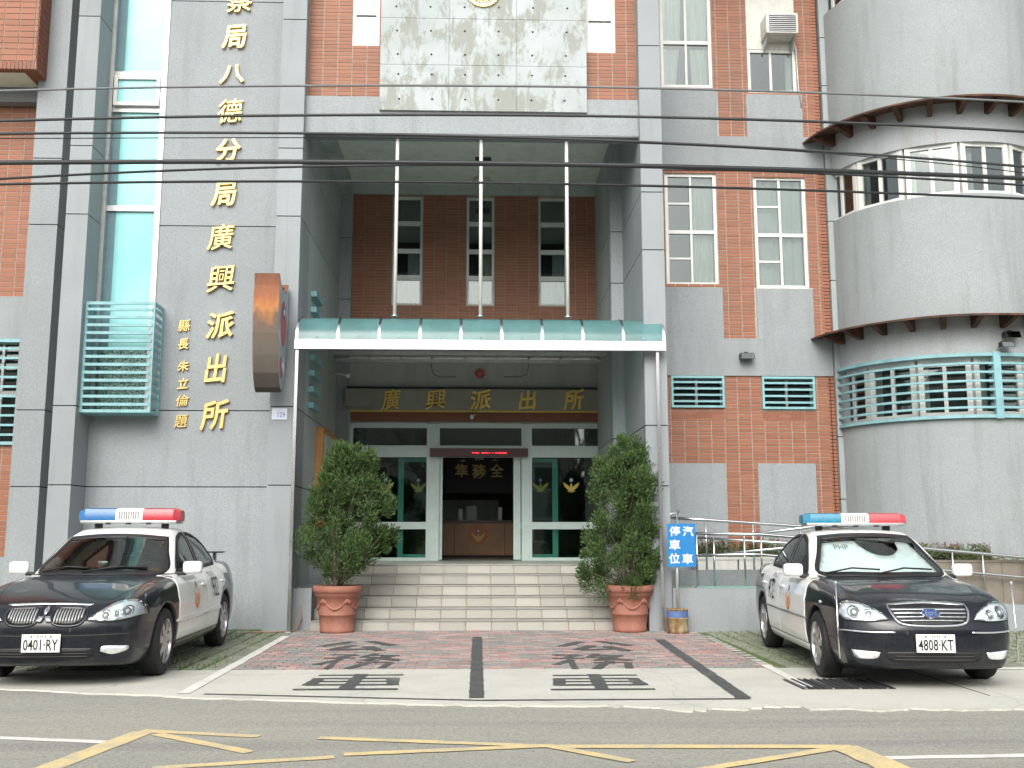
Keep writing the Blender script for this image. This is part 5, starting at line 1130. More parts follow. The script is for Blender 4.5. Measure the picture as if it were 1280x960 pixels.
def smooth_outline(pts, n=4, closed=True):
    """Catmull-Rom through the corner points; a point given as (x, y, 1) stays a sharp corner"""
    out = []; m = len(pts)
    for i in range(m):
        p0, p1, p2, p3 = pts[i-1], pts[i], pts[(i+1) % m], pts[(i+2) % m]
        a = np.array(p1[:2]); b = np.array(p2[:2]); t1 = np.zeros(2) if len(p1) > 2 else (b - np.array(p0[:2])) / 2; t2 = np.zeros(2) if len(p2) > 2 else (np.array(p3[:2]) - a) / 2
        if len(p1) > 2 and len(p2) > 2: t1 = t2 = (b - a)
        elif len(p1) > 2: t1 = (b - a)
        elif len(p2) > 2: t2 = (b - a)
        for k in range(n):
            u = k / n; h = (2*u**3 - 3*u**2 + 1, u**3 - 2*u**2 + u, -2*u**3 + 3*u**2, u**3 - u**2); out.append(tuple(h[0]*a + h[1]*t1 + h[2]*b + h[3]*t2))
    return out
def inside(poly, pts):
    p = np.array(poly); x, y = pts[:, 0], pts[:, 1]; c = np.zeros(len(pts), bool); j = len(p) - 1
    for i in range(len(p)):
        yi, yj = p[i, 1], p[j, 1]; m = (yi > y) != (yj > y); c ^= m & (x < (p[j, 0] - p[i, 0]) * (y - yi) / (yj - yi + 1e-12) + p[i, 0]); j = i
    return c
def grow(poly, d):
    """outline moved outward by d (inward when negative)"""
    p = np.array(poly); n = len(p); ar = .5 * np.sum(p[:, 0] * np.roll(p[:, 1], -1) - np.roll(p[:, 0], -1) * p[:, 1]); e = np.roll(p, -1, 0) - np.roll(p, 1, 0); nn = np.stack([e[:, 1], -e[:, 0]], 1); nn /= np.linalg.norm(nn, axis=1)[:, None] + 1e-9
    return [tuple(v) for v in p + nn * d * np.sign(ar)]
AX = {'left': (0, 2, (0, -1, 0), lambda a, b: (a, 1.3, b)), 'right': (0, 2, (0, 1, 0), lambda a, b: (a, -1.3, b)), 'front': (1, 2, (-1, 0, 0), lambda a, b: (3.0, a, b)), 'rear': (1, 2, (1, 0, 0), lambda a, b: (-3.0, a, b)), 'top': (0, 1, (0, 0, -1), lambda a, b: (a, b, 2.2))}
class Car:
    def __init__(s, q, loc, rotz, label):
        s.q = q; s.f = CarShape(q); s.t = thing('police_car', label, 'car', loc, 'parked police cars', rotz); LOC[s.t.name] = Vector((0, 0, 0))
    def surf(s, pts, side, off):
        ys = s.q['W'] / 1.84
        if side in ('front', 'rear'): pts = [(a * ys, b) for a, b in pts]
        elif side == 'top': pts = [(a, b * ys) for a, b in pts]
        P = s.f.cast(np.array([AX[side][3](a, b) for a, b in pts]), AX[side][2]); g = s.f.grad(P, False); g /= np.linalg.norm(g, axis=1)[:, None] + 1e-9
        return P + g * off, g
    def patch(s, name, outline, side, off, mat, parent=None, thick=.012, grid=.03, hole=None):
        """a panel cut to an outline and laid on the body surface, with real thickness"""
        o = np.array(outline); lo, hi = o.min(0), o.max(0); seg = []
        for i in range(len(o)):                                        # resample the border
            a, b = o[i], o[(i+1) % len(o)]; k = max(1, int(np.linalg.norm(b - a) / (grid * .8)))
            seg += [a + (b - a) * j / k for j in range(k)]
        o = np.array(seg); n = len(o); loops = [list(range(n))]; pts = list(map(tuple, o))
        if hole is not None: hl = list(map(tuple, hole)); loops.append(list(range(len(pts), len(pts) + len(hl)))); pts += hl
        gx, gy = np.meshgrid(np.arange(lo[0] + grid/2, hi[0], grid), np.arange(lo[1] + grid/2, hi[1], grid)); G_ = np.stack([gx.ravel(), gy.ravel()], 1); ins = inside(grow(o, -grid * .35), G_)
        if hole is not None: ins &= ~inside(grow(hole, grid * .35), G_)
        nb = len(pts); pts += [tuple(v) for v in G_[ins]]
        edges = [(L_[i], L_[(i+1) % len(L_)]) for L_ in loops for i in range(len(L_))]
        r_ = delaunay_2d_cdt([Vector(p) for p in pts], edges, [], 0, 1e-6); vs_ = np.array([v[:] for v in r_[0]]); fs_ = []
        cen = np.array([vs_[list(f)].mean(0) for f in r_[2]]); keep = inside(o, cen)
        if hole is not None: keep &= ~inside(hole, cen)
        fs_ = [tuple(f) for f, k in zip(r_[2], keep) if k]
        P, g = s.surf(vs_, side, off)
        mb = MB(); mb.add(P, fs_, True)
        cnt = {}
        for f in fs_:
            for i in range(3): e = (f[i], f[(i+1) % 3]); cnt[tuple(sorted(e))] = cnt.get(tuple(sorted(e)), []) + [e]
        B = P - g * thick; base = len(P); mb.v += [tuple(p) for p in B]
        for e in cnt.values():
            if len(e) == 1: a, b = e[0]; mb.f.append((b, a, base + a, base + b)); mb.sm.append(False)
        ob = mb.build(name, mat, parent or s.t, local=True)
        return ob
    def text(s, name, txt, side, cx_, cz_, w_, h_, mat, parent, off=.004, bold=.0):
        v, f, sz = glyph(txt, 0, 0, bold, 2); v = v.copy(); sg = -1 if side == 'left' else (-1 if side == 'front' else 1)
        u = cx_ + (v[:, 0] * w_ / sz[0]) * (-1 if side == 'left' else 1); q = cz_ + v[:, 1] * h_ / sz[1]
        P, g = s.surf(np.stack([u, q], 1), side, off); return MB().add(P, f).build(name, mat, parent, local=True)
    def part(s, name, mb, mat, parent=None, **kw): return mb.build(name, mat, parent or s.t, local=True, **kw)

def paint(name, c, coat=.6, rough=.28):
    t = NT(name); d = t.noise(4, 6, .7); t.col(t.mix(t.ramp(d, [(.45, 0), (.8, .25)]), c, tuple(x * .8 + .015 for x in c))); t.set(Roughness=rough, Coat_Weight=coat, Coat_Roughness=.05, Specular_IOR_Level=.5); return t
paint('car_white', (.84, .85, .82)); paint('car_black', (.006, .008, .014), .55)
def livery(name, zline, dark=(.006, .008, .014), white=(.84, .85, .82)):
    """black lower body, white cabin: split by height over the car's own length"""
    t = NT(name); sp = t.n('SeparateXYZ'); t.l(t.tc('Object'), sp.inputs[0]); cv = t.n('MapRange'); 
    ms = t.math('GREATER_THAN', sp.outputs['Z'], t.math('ADD', zline[0], t.math('MULTIPLY', sp.outputs['X'], zline[1])))
    m2 = t.math('MULTIPLY', t.math('LESS_THAN', sp.outputs['X'], zline[2]), t.math('GREATER_THAN', sp.outputs['X'], zline[3])); fac = t.math('MULTIPLY', ms, m2)
    dz = t.math('ADD', t.math('MULTIPLY', t.noise(5, 6, .7), .5), t.math('MULTIPLY', t.noise(40, 4, .7), .3)); dust = t.math('MULTIPLY', t.ramp(dz, [(.36, 0), (.62, .16)]), t.ramp(sp.outputs['Z'], [(.15, 1), (.75, .25)]))      # road dust, thickest low down
    t.col(t.mix(dust, t.mix(fac, dark, white), (.22, .20, .165))); t.set(Roughness=.3, Coat_Weight=.55, Coat_Roughness=.03, Specular_IOR_Level=.25); return t
plain('rubber', (.018, .018, .019), .75, var=.25); plain('rim_silver', (.55, .56, .57), .28, .9, var=.08); plain('chrome', (.75, .76, .77), .08, 1.0, var=.03); plain('car_black_trim', (.012, .012, .013), .5); plain('seat_grey', (.10, .10, .10), .85, var=.2); plain('dash', (.045, .045, .045), .7)
glass('lens_glass', (.93, .96, .97), .04); plain('lamp_reflector', (.85, .87, .88), .22, .55, var=.15, scale=14); plain('bar_blue', (.035, .14, .34), .22, var=.15, scale=18); plain('bar_red', (.42, .035, .05), .22, var=.15, scale=18); plain('bar_teal', (.03, .21, .33), .22, var=.15, scale=18); plain('bar_pink', (.52, .07, .085), .22, var=.15, scale=18); plain('lamp_amber', (.75, .40, .10), .3); plain('plate_white', (.74, .75, .72), .4, var=.04); plain('decal_grey', (.20, .20, .20), .5); plain('decal_orange', (.72, .27, .09), .5); plain('sunshade', (.70, .76, .76), .5, .15, var=.05, scale=2)

def wheel(car, x, side, r=.318, wd=.205, spokes=7, style=0):
    hw = car.q['W'] / 2; s = 1 if side > 0 else -1; yo = hw - .025; c = lambda u: s * u
    root = MB()
    prof = [(r*.66, -wd), (r*.80, -wd), (r*.94, -wd*.95), (r, -wd*.8), (r, -wd*.2), (r*.97, -wd*.07), (r*.90, -.002), (r*.80, .004), (r*.70, -.002), (r*.665, -.012)]
    for k in (.35, .5, .65): pass
    mbt = MB().lathe([(a, c(yo + b)) for a, b in prof], (x, 0, r), 44, 'y')
    ty = car.part('wheel', mbt, 'rubber', auto=35)
    rb = MB().lathe([(r*.67, c(yo - .012)), (r*.665, c(yo + .0)), (r*.635, c(yo - .004)), (r*.615, c(yo - .03)), (r*.60, c(yo - .11))], (x, 0, r), 44, 'y'); car.part('rim', rb, 'rim_silver', ty, auto=50)
    sp = MB()
    for k in range(spokes):
        for dd in ((-.12, .12) if style else (0,)):
            a = 2 * math.pi * k / spokes + dd + .2; u = Vector((math.cos(a), math.sin(a))); n = Vector((-u.y, u.x)); v = []
            w0, w1 = (.022, .016) if style else (.040, .030)
            for rad, ww, dep in ((r*.12, w0, -.018), (r*.36, w0*.85, -.012), (r*.625, w1*1.15, -.016)):
                for e in (-1, 1):
                    for dp in (0, -.03): p = u * rad + n * ww * e; v.append((x + p.x, c(yo + dep + dp), r + p.y))
            sp.add(v, [(0,2,6,4),(4,6,10,8),(1,5,7,3),(5,9,11,7),(0,4,5,1),(4,8,9,5),(2,3,7,6),(6,7,11,10)])
    sp.lathe([(0, c(yo - .006)), (r*.10, c(yo - .007)), (r*.17, c(yo - .016)), (r*.18, c(yo - .05))], (x, 0, r), 20, 'y'); car.part('spokes', sp, 'rim_silver', ty, auto=40)
    car.part('brake_disc', MB().lathe([(0, c(yo - .085)), (r*.60, c(yo - .085)), (r*.61, c(yo - .12))], (x, 0, r), 28, 'y'), 'dash', ty)
def lightbar(car, x, z, W, mats, d=.29, h=.155):
    n = 22; mb = {}
    def ring(y, e, sx=0):
        return [(x + d/2 * (1 - .04 * e) * a, y, z + h * b) for a, b in ((-1, .05), (-1, .55), (-.86, .9), (-.4, 1), (.4, 1), (.86, .9), (1, .55), (1, .05))]
    ys = [-W/2, -W/2 + .07, -.13, .13, W/2 - .07, W/2]; names = ['lens', 'lens', 'speaker', 'lens', 'lens']
    def seg(ya, yb, sa, sb, mat, name):
        A, B = ring(ya, 0), ring(yb, 0); A = [(x + (p[0]-x)*sa, p[1], z + (p[2]-z)*(.35 + .65*sa) if sa < 1 else p[2]) for p in A]; B = [(x + (p[0]-x)*sb, p[1], z + (p[2]-z)*(.35 + .65*sb) if sb < 1 else p[2]) for p in B]
        m = MB().add(A + B, [(i, (i+1) % 8, 8 + (i+1) % 8, 8 + i) for i in range(8)] + [tuple(range(8))[::-1], tuple(range(8, 16))]); return m
    bar = car.part('light_bar', MB().bbox(x - d/2 - .01, x + d/2 + .01, -W/2 + .03, W/2 - .03, z - .022, z + .012, .008), 'alu_grey')
    m = seg(-W/2, -W/2 + .075, .72, 1, None, ''); m2 = seg(-W/2 + .075, -.155, 1, 1, None, ''); m.add(m2.v, m2.f); car.part('lens', m, mats[0], bar, auto=25)
    m = seg(W/2 - .075, W/2, 1, .72, None, ''); m2 = seg(.155, W/2 - .075, 1, 1, None, ''); m.add(m2.v, m2.f); car.part('lens', m, mats[1], bar, auto=25)
    car.part('speaker', seg(-.153, .153, .985, .985, None, ''), 'plate_white', bar, auto=25)
    for k in range(9): yy = -.105 + k * .026; car.part('slot', MB().box(x + d/2 - .006, x + d/2 + .002, yy - .006, yy + .006, z + .025, z + h*.72), 'decal_grey', bar)
    for y in (-W*.33, W*.33):
        car.part('foot', MB().box(x - .05, x + .05, y - .03, y + .03, z - .075, z - .022), 'car_black_trim', bar)
    for y in (-W*.2, 0, W*.2): car.part('clip', MB().tube([(x + .15, y, z - .022), (x + .15, y, z - .035)], .03, 10), 'car_black_trim', bar)
def emblem_patch(car, side, cx_, cz_, r):
    o = [(cx_ + r * .66 * math.cos(a), cz_ - r * .18 + r * .78 * math.sin(a)) for a in [2 * math.pi * k / 20 for k in range(20)]]; hl = [(cx_ + r * .46 * math.cos(a), cz_ - r * .02 + r * .58 * math.sin(a)) for a in [2 * math.pi * k / 20 for k in range(20)]]
    e = car.patch('door_badge', o, side, .0075, 'decal_orange', thick=.001, grid=.03, hole=grow(hl, 0)); 
    car.patch('badge_bird', [(cx_ - r*.12, cz_ - r*.5), (cx_ + r*.12, cz_ - r*.5), (cx_ + r*.3, cz_ + r*.1), (cx_, cz_ - r*.05), (cx_ - r*.3, cz_ + r*.1)], side, .0078, 'decal_orange', e, .001)
    car.patch('badge_sun', [(cx_ + r*.2*math.cos(2*math.pi*k/12), cz_ + r*.72 + r*.2*math.sin(2*math.pi*k/12)) for k in range(12)], side, .008, 'decal_grey', e, .001)
def mirror_y(pts): return [(-a, b) + tuple(r) for a, b, *r in pts][::-1]

def build_car(q, loc, rotz, label):
    car = Car(q, loc, rotz, label); S = car.f; hw = q['W'] / 2
    P, Fq = S.mesh(q['res']); cen = P[Fq].mean(1); keep = np.ones(len(Fq), bool)
    ws = smooth_outline(q['windshield'], 5); rs = smooth_outline(q['rearglass'], 5); sw = [smooth_outline(o, 5) for o in q['sideglass']]
    cy = np.stack([cen[:, 1] / (q['W'] / 1.84), cen[:, 2]], 1); keep &= ~(inside(grow(ws, -.022), cy) & (cen[:, 0] > -.2)); keep &= ~(inside(grow(rs, -.022), cy) & (cen[:, 0] < -.8))
    for o in sw: keep &= ~(inside(grow(o, -.020), cen[:, [0, 2]]) & (np.abs(cen[:, 1]) > .45))
    well = np.zeros(len(Fq), bool)
    for ax in (q['fa'], q['ra']): well |= (np.hypot(cen[:, 0] - ax, cen[:, 2] - q['wr']) < q['ar'] + .006) & (np.abs(cen[:, 1]) < hw * .975 - .02)
    well |= (cen[:, 2] < q['bot_dark'])
    def sub(mask, name, mat):
        f = Fq[mask]; u, inv = np.unique(f, return_inverse=True); inv = inv.reshape(f.shape)
        me = bpy.data.meshes.new(name); me.from_pydata([tuple(p) for p in P[u]], [], [tuple(r) for r in inv]); me.polygons.foreach_set('use_smooth', [True] * len(me.polygons)); me.materials.append(M[mat]); me.update()
        g = S.grad(P[u], True); g /= np.linalg.norm(g, axis=1)[:, None] + 1e-9
        me.normals_split_custom_set_from_vertices([tuple(v) for v in g])
        o = bpy.data.objects.new(name, me); link(o, car.t); LOC[o.name] = Vector((0, 0, 0)); return o
    body = sub(keep & ~well, 'body', q['paint']); sub(keep & well, 'wheel_arch', 'car_black_trim')
    # glass with dark surrounds
    for nm, o, side, gm in (('windscreen', ws, 'front', q.get('screen', 'car_glass')), ('rear_window', rs, 'rear', 'car_glass')):
        o_ = car.patch(nm, o, side, .004, gm, thick=.003, grid=.05); car.patch('glass_seal', grow(o, .008), side, .0055, 'car_black_trim', o_, .01, .04, grow(o, -.032))
    for side in ('left', 'right'):
        for o in sw: 
            o_ = car.patch('side_window', o, side, .003, 'car_glass', thick=.003, grid=.05); car.patch('glass_seal', grow(o, .012), side, .006, 'car_black_trim', o_, .01, .04, grow(o, -.026))
        for nm, o in zip(('front_door', 'rear_door'), q['doors']):
            dr_ = car.patch(nm, smooth_outline(o, 5), side, .0045, 'car_white', thick=.014, grid=.035)
            bx = [p[0] for p in o]; zh = q['handle_z']; hx = min(bx) + .16
            car.patch('handle', smooth_outline([(hx - .085, zh - .014), (hx + .085, zh - .010), (hx + .085, zh + .016), (hx - .085, zh + .012)], 4), side, .024, 'car_white', dr_, .02)
        for o in q.get('mould', []): car.patch('side_moulding', smooth_outline(o, 3), side, .014, q['mould_mat'], thick=.014)
        car.patch('sill', q['sill'], side, .006, q['sill_mat'], thick=.02)
    # hood and boot shut lines: thin dark strips let into the surface
    for o, side in q['seams']:
        a = np.array(o); d = np.gradient(a, axis=0); d /= np.linalg.norm(d, axis=1)[:, None]; nn = np.stack([-d[:, 1], d[:, 0]], 1) * .0032
        car.patch('shut_line', [tuple(v) for v in a + nn] + [tuple(v) for v in (a - nn)[::-1]], side, .0012, 'car_black_trim', thick=.003, grid=.06)
    for x, sd in ((q['fa'], 1), (q['fa'], -1), (q['ra'], 1), (q['ra'], -1)): wheel(car, x, sd, q['wr'], .205, q['spokes'], q['sstyle'])
    # cabin
    car.part('cabin_floor', MB().box(-1.7, 1.0, -hw + .22, hw - .22, .30, .34), 'dash')
    car.part('dashboard', MB().prism([(.35, .62), (.95, .62), (1.05, .93), (.75, .985), (.45, .94)], 'y', -.66, .66), 'dash')
    for y in (-.37, .37):
        seat = car.part('seat', MB().bbox(-.45, .12, y - .25, y + .25, .36, .62, .06), 'seat_grey'); car.part('backrest', MB().prism([(-.42, .55), (-.28, .55), (-.48, 1.14), (-.60, 1.14)], 'y', y - .23, y + .23), 'seat_grey', seat); car.part('headrest', MB().bbox(-.64, -.53, y - .13, y + .13, 1.13, 1.30, .035), 'seat_grey', seat)
    car.part('rear_bench', MB().prism([(-1.35, .45), (-.85, .45), (-.85, .62), (-1.12, .64), (-1.40, 1.10), (-1.52, 1.10)], 'y', -.62, .62), 'seat_grey')
    wy = .37; ring = [(.36 + .0 * math.sin(a) - .07 * math.sin(a) * -1, wy + .18 * math.cos(a), .90 + .17 * math.sin(a)) for a in [2 * math.pi * k / 24 for k in range(25)]]; stw = car.part('steering_wheel', MB().tube(ring, .014, 8, False), 'dash'); car.part('column', MB().tube([(.38, wy, .88), (.6, wy, .80)], .035, 8), 'dash', stw)
    car.part('rear_mirror', MB().bbox(.40, .43, -.12, .12, q['H'] - .16, q['H'] - .10, .012), 'car_black_trim')
    # door mirrors
    for s in (1, -1):
        mx, my, mz = q['mirror']; my *= q['W'] / 1.84; y0 = s * my; m = MB().bbox(mx - .045, mx + .065, min(y0, y0 + s * .20), max(y0, y0 + s * .20), mz - .055, mz + .075, .034)
        mr = car.part('door_mirror', m, 'car_white'); car.part('mirror_arm', MB().bbox(mx - .03, mx + .04, min(y0 - s*.10, y0 + s*.03), max(y0 - s*.10, y0 + s*.03), mz - .075, mz - .035, .01), 'car_black_trim', mr); car.part('mirror_glass', MB().box(mx - .050, mx - .046, min(y0 + s*.02, y0 + s*.18), max(y0 + s*.02, y0 + s*.18), mz - .04, mz + .055), 'chrome', mr)
    # wipers
    for y0, y1 in q['wipers']:
        a = car.surf([(y0, q['wz'] - .01), ((y0+y1)/2, q['wz'] + .045), (y1, q['wz'] + .03)], 'front', .018)[0]; car.part('wiper', MB().tube([tuple(p) for p in a], .009, 6), 'car_black_trim')
    return car
def lamp(car, outline, side, bulbs, off=.004):
    """headlamp: bright reflector bowl pieces under a clear lens"""
    o = smooth_outline(outline, 5); l_ = car.patch('headlight', o, side, off, 'lamp_reflector', thick=.01, grid=.025); car.patch('lamp_lens', grow(o, -.004), side, off + .008, 'lens_glass', l_, .006, .03); car.patch('lamp_rim', grow(o, .006), side, off + .002, 'car_black_trim', l_, .01, .03, grow(o, -.004))
    for a, b, r_ in bulbs:
        ci = lambda k: [(a + k * math.cos(2*math.pi*i/18), b + k * math.sin(2*math.pi*i/18)) for i in range(18)]
        car.patch('bowl', ci(r_), side, off + .003, 'chrome', l_, .002, .02, ci(r_ * .62)); car.patch('bulb', ci(r_ * .60), side, off + .0035, 'decal_grey', l_, .002, .02); car.patch('bulb_eye', ci(r_ * .30), side, off + .0045, 'plate_white', l_, .002, .02)
def number_plate(car, txt, z, w_=.34, h_=.16, y=0.0, name='number_plate'):
    x = float(car.surf([(y, z)], 'front', 0)[0][0][0]) + .028
    p = car.part(name, MB().bbox(x - .012, x, y - w_/2, y + w_/2, z - h_/2, z + h_/2, .004), 'plate_white'); v, f, sz = glyph(txt, 0, 0, .012, 2)
    MB().add([(x + .0015, y + a * .305 / sz[0], z - .012 + b * .098 / sz[1]) for a, b, _ in v], f).build('number', 'car_black_trim', p, local=True)
    for s in (-1, 1): car.part('bolt', MB().lathe([(0, .004), (.009, .003), (.011, -.001)], (x, y + s * .085, z + h_/2 - .02), 8, 'x'), 'decal_grey', p)
    for k in range(4): car.part('mark', MB().box(x + .0003, x + .0014, y - .035 + k * .022, y - .024 + k * .022, z + h_/2 - .028, z + h_/2 - .012), 'decal_grey', p)
    car.part('plate_holder', MB().box(x - .05, x - .0125, y - w_/2 + .03, y + w_/2 - .03, z - h_/2 + .02, z + h_/2 - .02), 'car_black_trim', p)
# ---- sedan with the split grille, parked by the granite pier ---------------------------------------
livery('livery_split', (.945, .03, .99, -1.66)); livery('livery_oval', (.93, .02, 1.0, -1.66))
base_q = dict(
    plan=[(-3, .70), (-2.43, .80), (-2.2, .90), (-1.8, .965), (-1.2, .995), (0, 1), (1.0, .99), (1.6, .965), (2.0, .92), (2.25, .86), (2.43, .78), (3, .7)],
    sect=[(0, .84), (.18, .90), (.28, .965), (.42, .99), (.60, 1.0), (.75, .985), (.88, .95), (.97, .905), (1.1, .85), (2, .6)],
    tumble=[(0, .9), (.85, .905), (.95, .875), (1.1, .80), (1.25, .725), (1.38, .645), (1.5, .57), (2, .4)], res=.026, bot_dark=.20)
qa = dict(base_q, L=4.84, W=1.75, H=1.47, fa=1.44, ra=-1.31, wr=.325, ar=.375, paint='livery_split', spokes=7, sstyle=0,
    deck=[(-3, .95), (-2.42, 1.00), (-2.2, 1.06), (-1.6, 1.045), (-.9, .985), (0, .965), (.8, .965), (1.1, .955), (1.5, .915), (1.9, .845), (2.15, .775), (2.3, .70), (2.42, .62), (3, .5)],
    bottom=[(-3, .34), (-2.3, .26), (-1.9, .20), (-1, .19), (1, .19), (1.9, .17), (2.3, .19), (3, .24)],
    green=[(-3, .7), (-1.95, .92), (-1.62, 1.05), (-1.0, 1.37), (-.65, 1.455), (-.2, 1.475), (.12, 1.45), (.35, 1.385), (1.08, .95), (1.5, .70), (3, .3)],
    nose=[(0, .12), (.18, .07), (.26, .035), (.40, .008), (.50, 0), (.60, .02), (.68, .055), (.76, .12), (.9, .3), (2, .5)], tail=[(0, .2), (.3, .05), (.5, 0), (.7, .02), (.95, .08), (1.05, .12), (2, .5)],
    bow=.30, bowr=.26, wbow=.16, rbow=.14, crown=.055, fender=.018, crease=(.70, -.012), handle_z=.815,
    windshield=[(-.69, .985), (-.35, .972), (0, .968), (.35, .972), (.69, .985), (.615, 1.20), (.55, 1.345, 1), (.27, 1.37), (0, 1.378), (-.27, 1.37), (-.55, 1.345, 1), (-.615, 1.20)],
    rearglass=[(-.60, 1.10, 1), (.60, 1.10, 1), (.50, 1.34), (0, 1.37), (-.50, 1.34)],
    sideglass=[[(.70, .985, 1), (.46, 1.16), (.20, 1.32), (-.02, 1.385), (-.20, 1.40, 1), (-.235, 1.0, 1)], [(-.30, 1.003, 1), (-.265, 1.40, 1), (-.55, 1.385), (-.86, 1.30), (-1.12, 1.14), (-1.17, 1.06), (-1.12, 1.02, 1)]],
    doors=[[(1.00, .30, 1), (1.03, .62), (1.02, .84), (.97, .952, 1), (.25, .972), (-.245, .985, 1), (-.25, .30, 1)], [(-.262, .30, 1), (-.257, .985, 1), (-.75, .995), (-1.15, 1.015, 1), (-1.30, .93), (-1.27, .78), (-1.08, .73), (-.965, .60), (-.92, .40), (-.92, .30, 1)]],
    mould=[[(.97, .475), (.97, .525), (-.24, .53), (-.24, .48)], [(-.27, .48), (-.27, .53), (-.90, .535), (-.915, .485)]], mould_mat='car_white', sill=[(1.02, .19), (1.02, .288), (-.92, .288), (-.92, .19)], sill_mat='car_black',
    seams=[([(1.02, -.70), (1.5, -.69), (1.95, -.60), (2.15, -.52)], 'top'), ([(1.02, .70), (1.5, .69), (1.95, .60), (2.15, .52)], 'top')],
    mirror=(.70, .85, 1.02), wipers=[(-.15, .50), (-.62, -.10)], wz=.985)
ca = (-4.01, 12.03); carA = build_car(qa, (ca[0], ca[1], .014), R(-90 + 2.0), 'black and white police sedan with split grille beside the granite pier, plate 0401')
A = carA
lightbar(A, -.12, 1.53, 1.14, ('bar_blue', 'bar_red'))
for s in (1, -1):
    o = [(s * .385, .60, 1), (s * .55, .585), (s * .72, .60), (s * .845, .64, 1), (s * .835, .71), (s * .77, .765), (s * .66, .765), (s * .55, .72)]
    lamp(A, o if s > 0 else o[::-1], 'front', [(s * .545, .640, .046), (s * .72, .672, .050), (s * .64, .655, .03)])
    gq = [(s * .075, .70, 1), (s * .075, .60), (s * .16, .565), (s * .31, .572), (s * .365, .63), (s * .355, .695, 1)]
    gq = smooth_outline(gq if s > 0 else gq[::-1], 4); gr = A.patch('grille', gq, 'front', .005, 'car_black_trim', thick=.01); A.patch('grille_rim', grow(gq, .022), 'front', .009, 'car_black', gr, .015, .03, gq)
    for k in range(10):
        y = s * (.095 + k * .027); zb_, zt_ = .578 + .05 * max(0, (abs(y) - .28) / .08), .692
        A.patch('slat', [(y - .006, zb_), (y + .006, zb_), (y + .006, zt_), (y - .006, zt_)], 'front', .013, 'alu_grey', gr, .012)
    fg = smooth_outline([(s * .52, .325, 1), (s * .62, .295), (s * .735, .325), (s * .75, .365, 1), (s * .55, .372)] if s > 0 else [(s * .55, .372), (s * .75, .365, 1), (s * .735, .325), (s * .62, .295), (s * .52, .325, 1)], 4)
    A.patch('fog_lamp', fg, 'front', .006, 'lamp_reflector', thick=.01)
hl_ = [(-.40, .735, 1), (-.2, .742), (0, .745), (.2, .742), (.40, .735, 1), (.40, .722, 1), (.2, .727), (0, .73), (-.2, .727), (-.40, .722, 1)]
A.patch('hood_trim', smooth_outline(hl_, 3), 'front', .010, 'chrome', thick=.01)
it = smooth_outline([(-.46, .355, 1), (-.42, .275), (0, .262), (.42, .275), (.46, .355, 1), (0, .362)], 4); ik = A.patch('air_intake', it, 'front', .004, 'car_black_trim', thick=.008)
for z in (.285, .31, .335): A.patch('intake_bar', [(-.41, z - .004), (.41, z - .004), (.41, z + .004), (-.41, z + .004)], 'front', .010, 'dash', ik, .008)
A.patch('bumper_trim', smooth_outline([(-.75, .478, 1), (0, .470), (.75, .478, 1), (.75, .470, 1), (0, .462), (-.75, .470, 1)], 3), 'front', .004, 'dash', thick=.004)
bz = .628; bs = .047                                                    # three-diamond badge
for k in range(3):
    a = math.pi / 2 + k * 2 * math.pi / 3; u = np.array([math.cos(a), math.sin(a)]); n_ = np.array([-u[1], u[0]]); c0 = np.array([0, bz]); dq = [c0 + u * .004, c0 + u * bs * .95 + n_ * bs * .55, c0 + u * bs * 1.9, c0 + u * bs * .95 - n_ * bs * .55]
    A.patch('badge', [tuple(v) for v in dq], 'front', .022, 'chrome', thick=.02)
number_plate(A, '0401·RY', .405, y=.0)
A.text('door_number', '932', 'left', -.66, .765, .33, .23, 'car_black_trim', A.t, .013); emblem_patch(A, 'left', .28, .72, .155); A.text('door_number', '932', 'right', -.66, .765, .33, .23, 'car_black_trim', A.t, .013); emblem_patch(A, 'right', .28, .72, .155)
for sd in ('left', 'right'): A.text('door_lettering', '桃園縣警察局', sd, .38, .905, .50, .045, 'decal_grey', A.t, .0085); A.text('door_lettering', 'POLICE', sd, -.62, .915, .30, .05, 'decal_grey', A.t, .0085)
A.part('spoiler', MB().bbox(-2.36, -2.16, -.62, .62, 1.14, 1.165, .01), 'car_black')
for y in (-.5, .5): A.part('spoiler_leg', MB().box(-2.28, -2.22, y - .02, y + .02, 1.04, 1.14), 'car_black')
ph = A.part('dash_phone', MB().bbox(.80, .83, -.06, .05, 1.02, 1.10, .008), 'rim_silver')
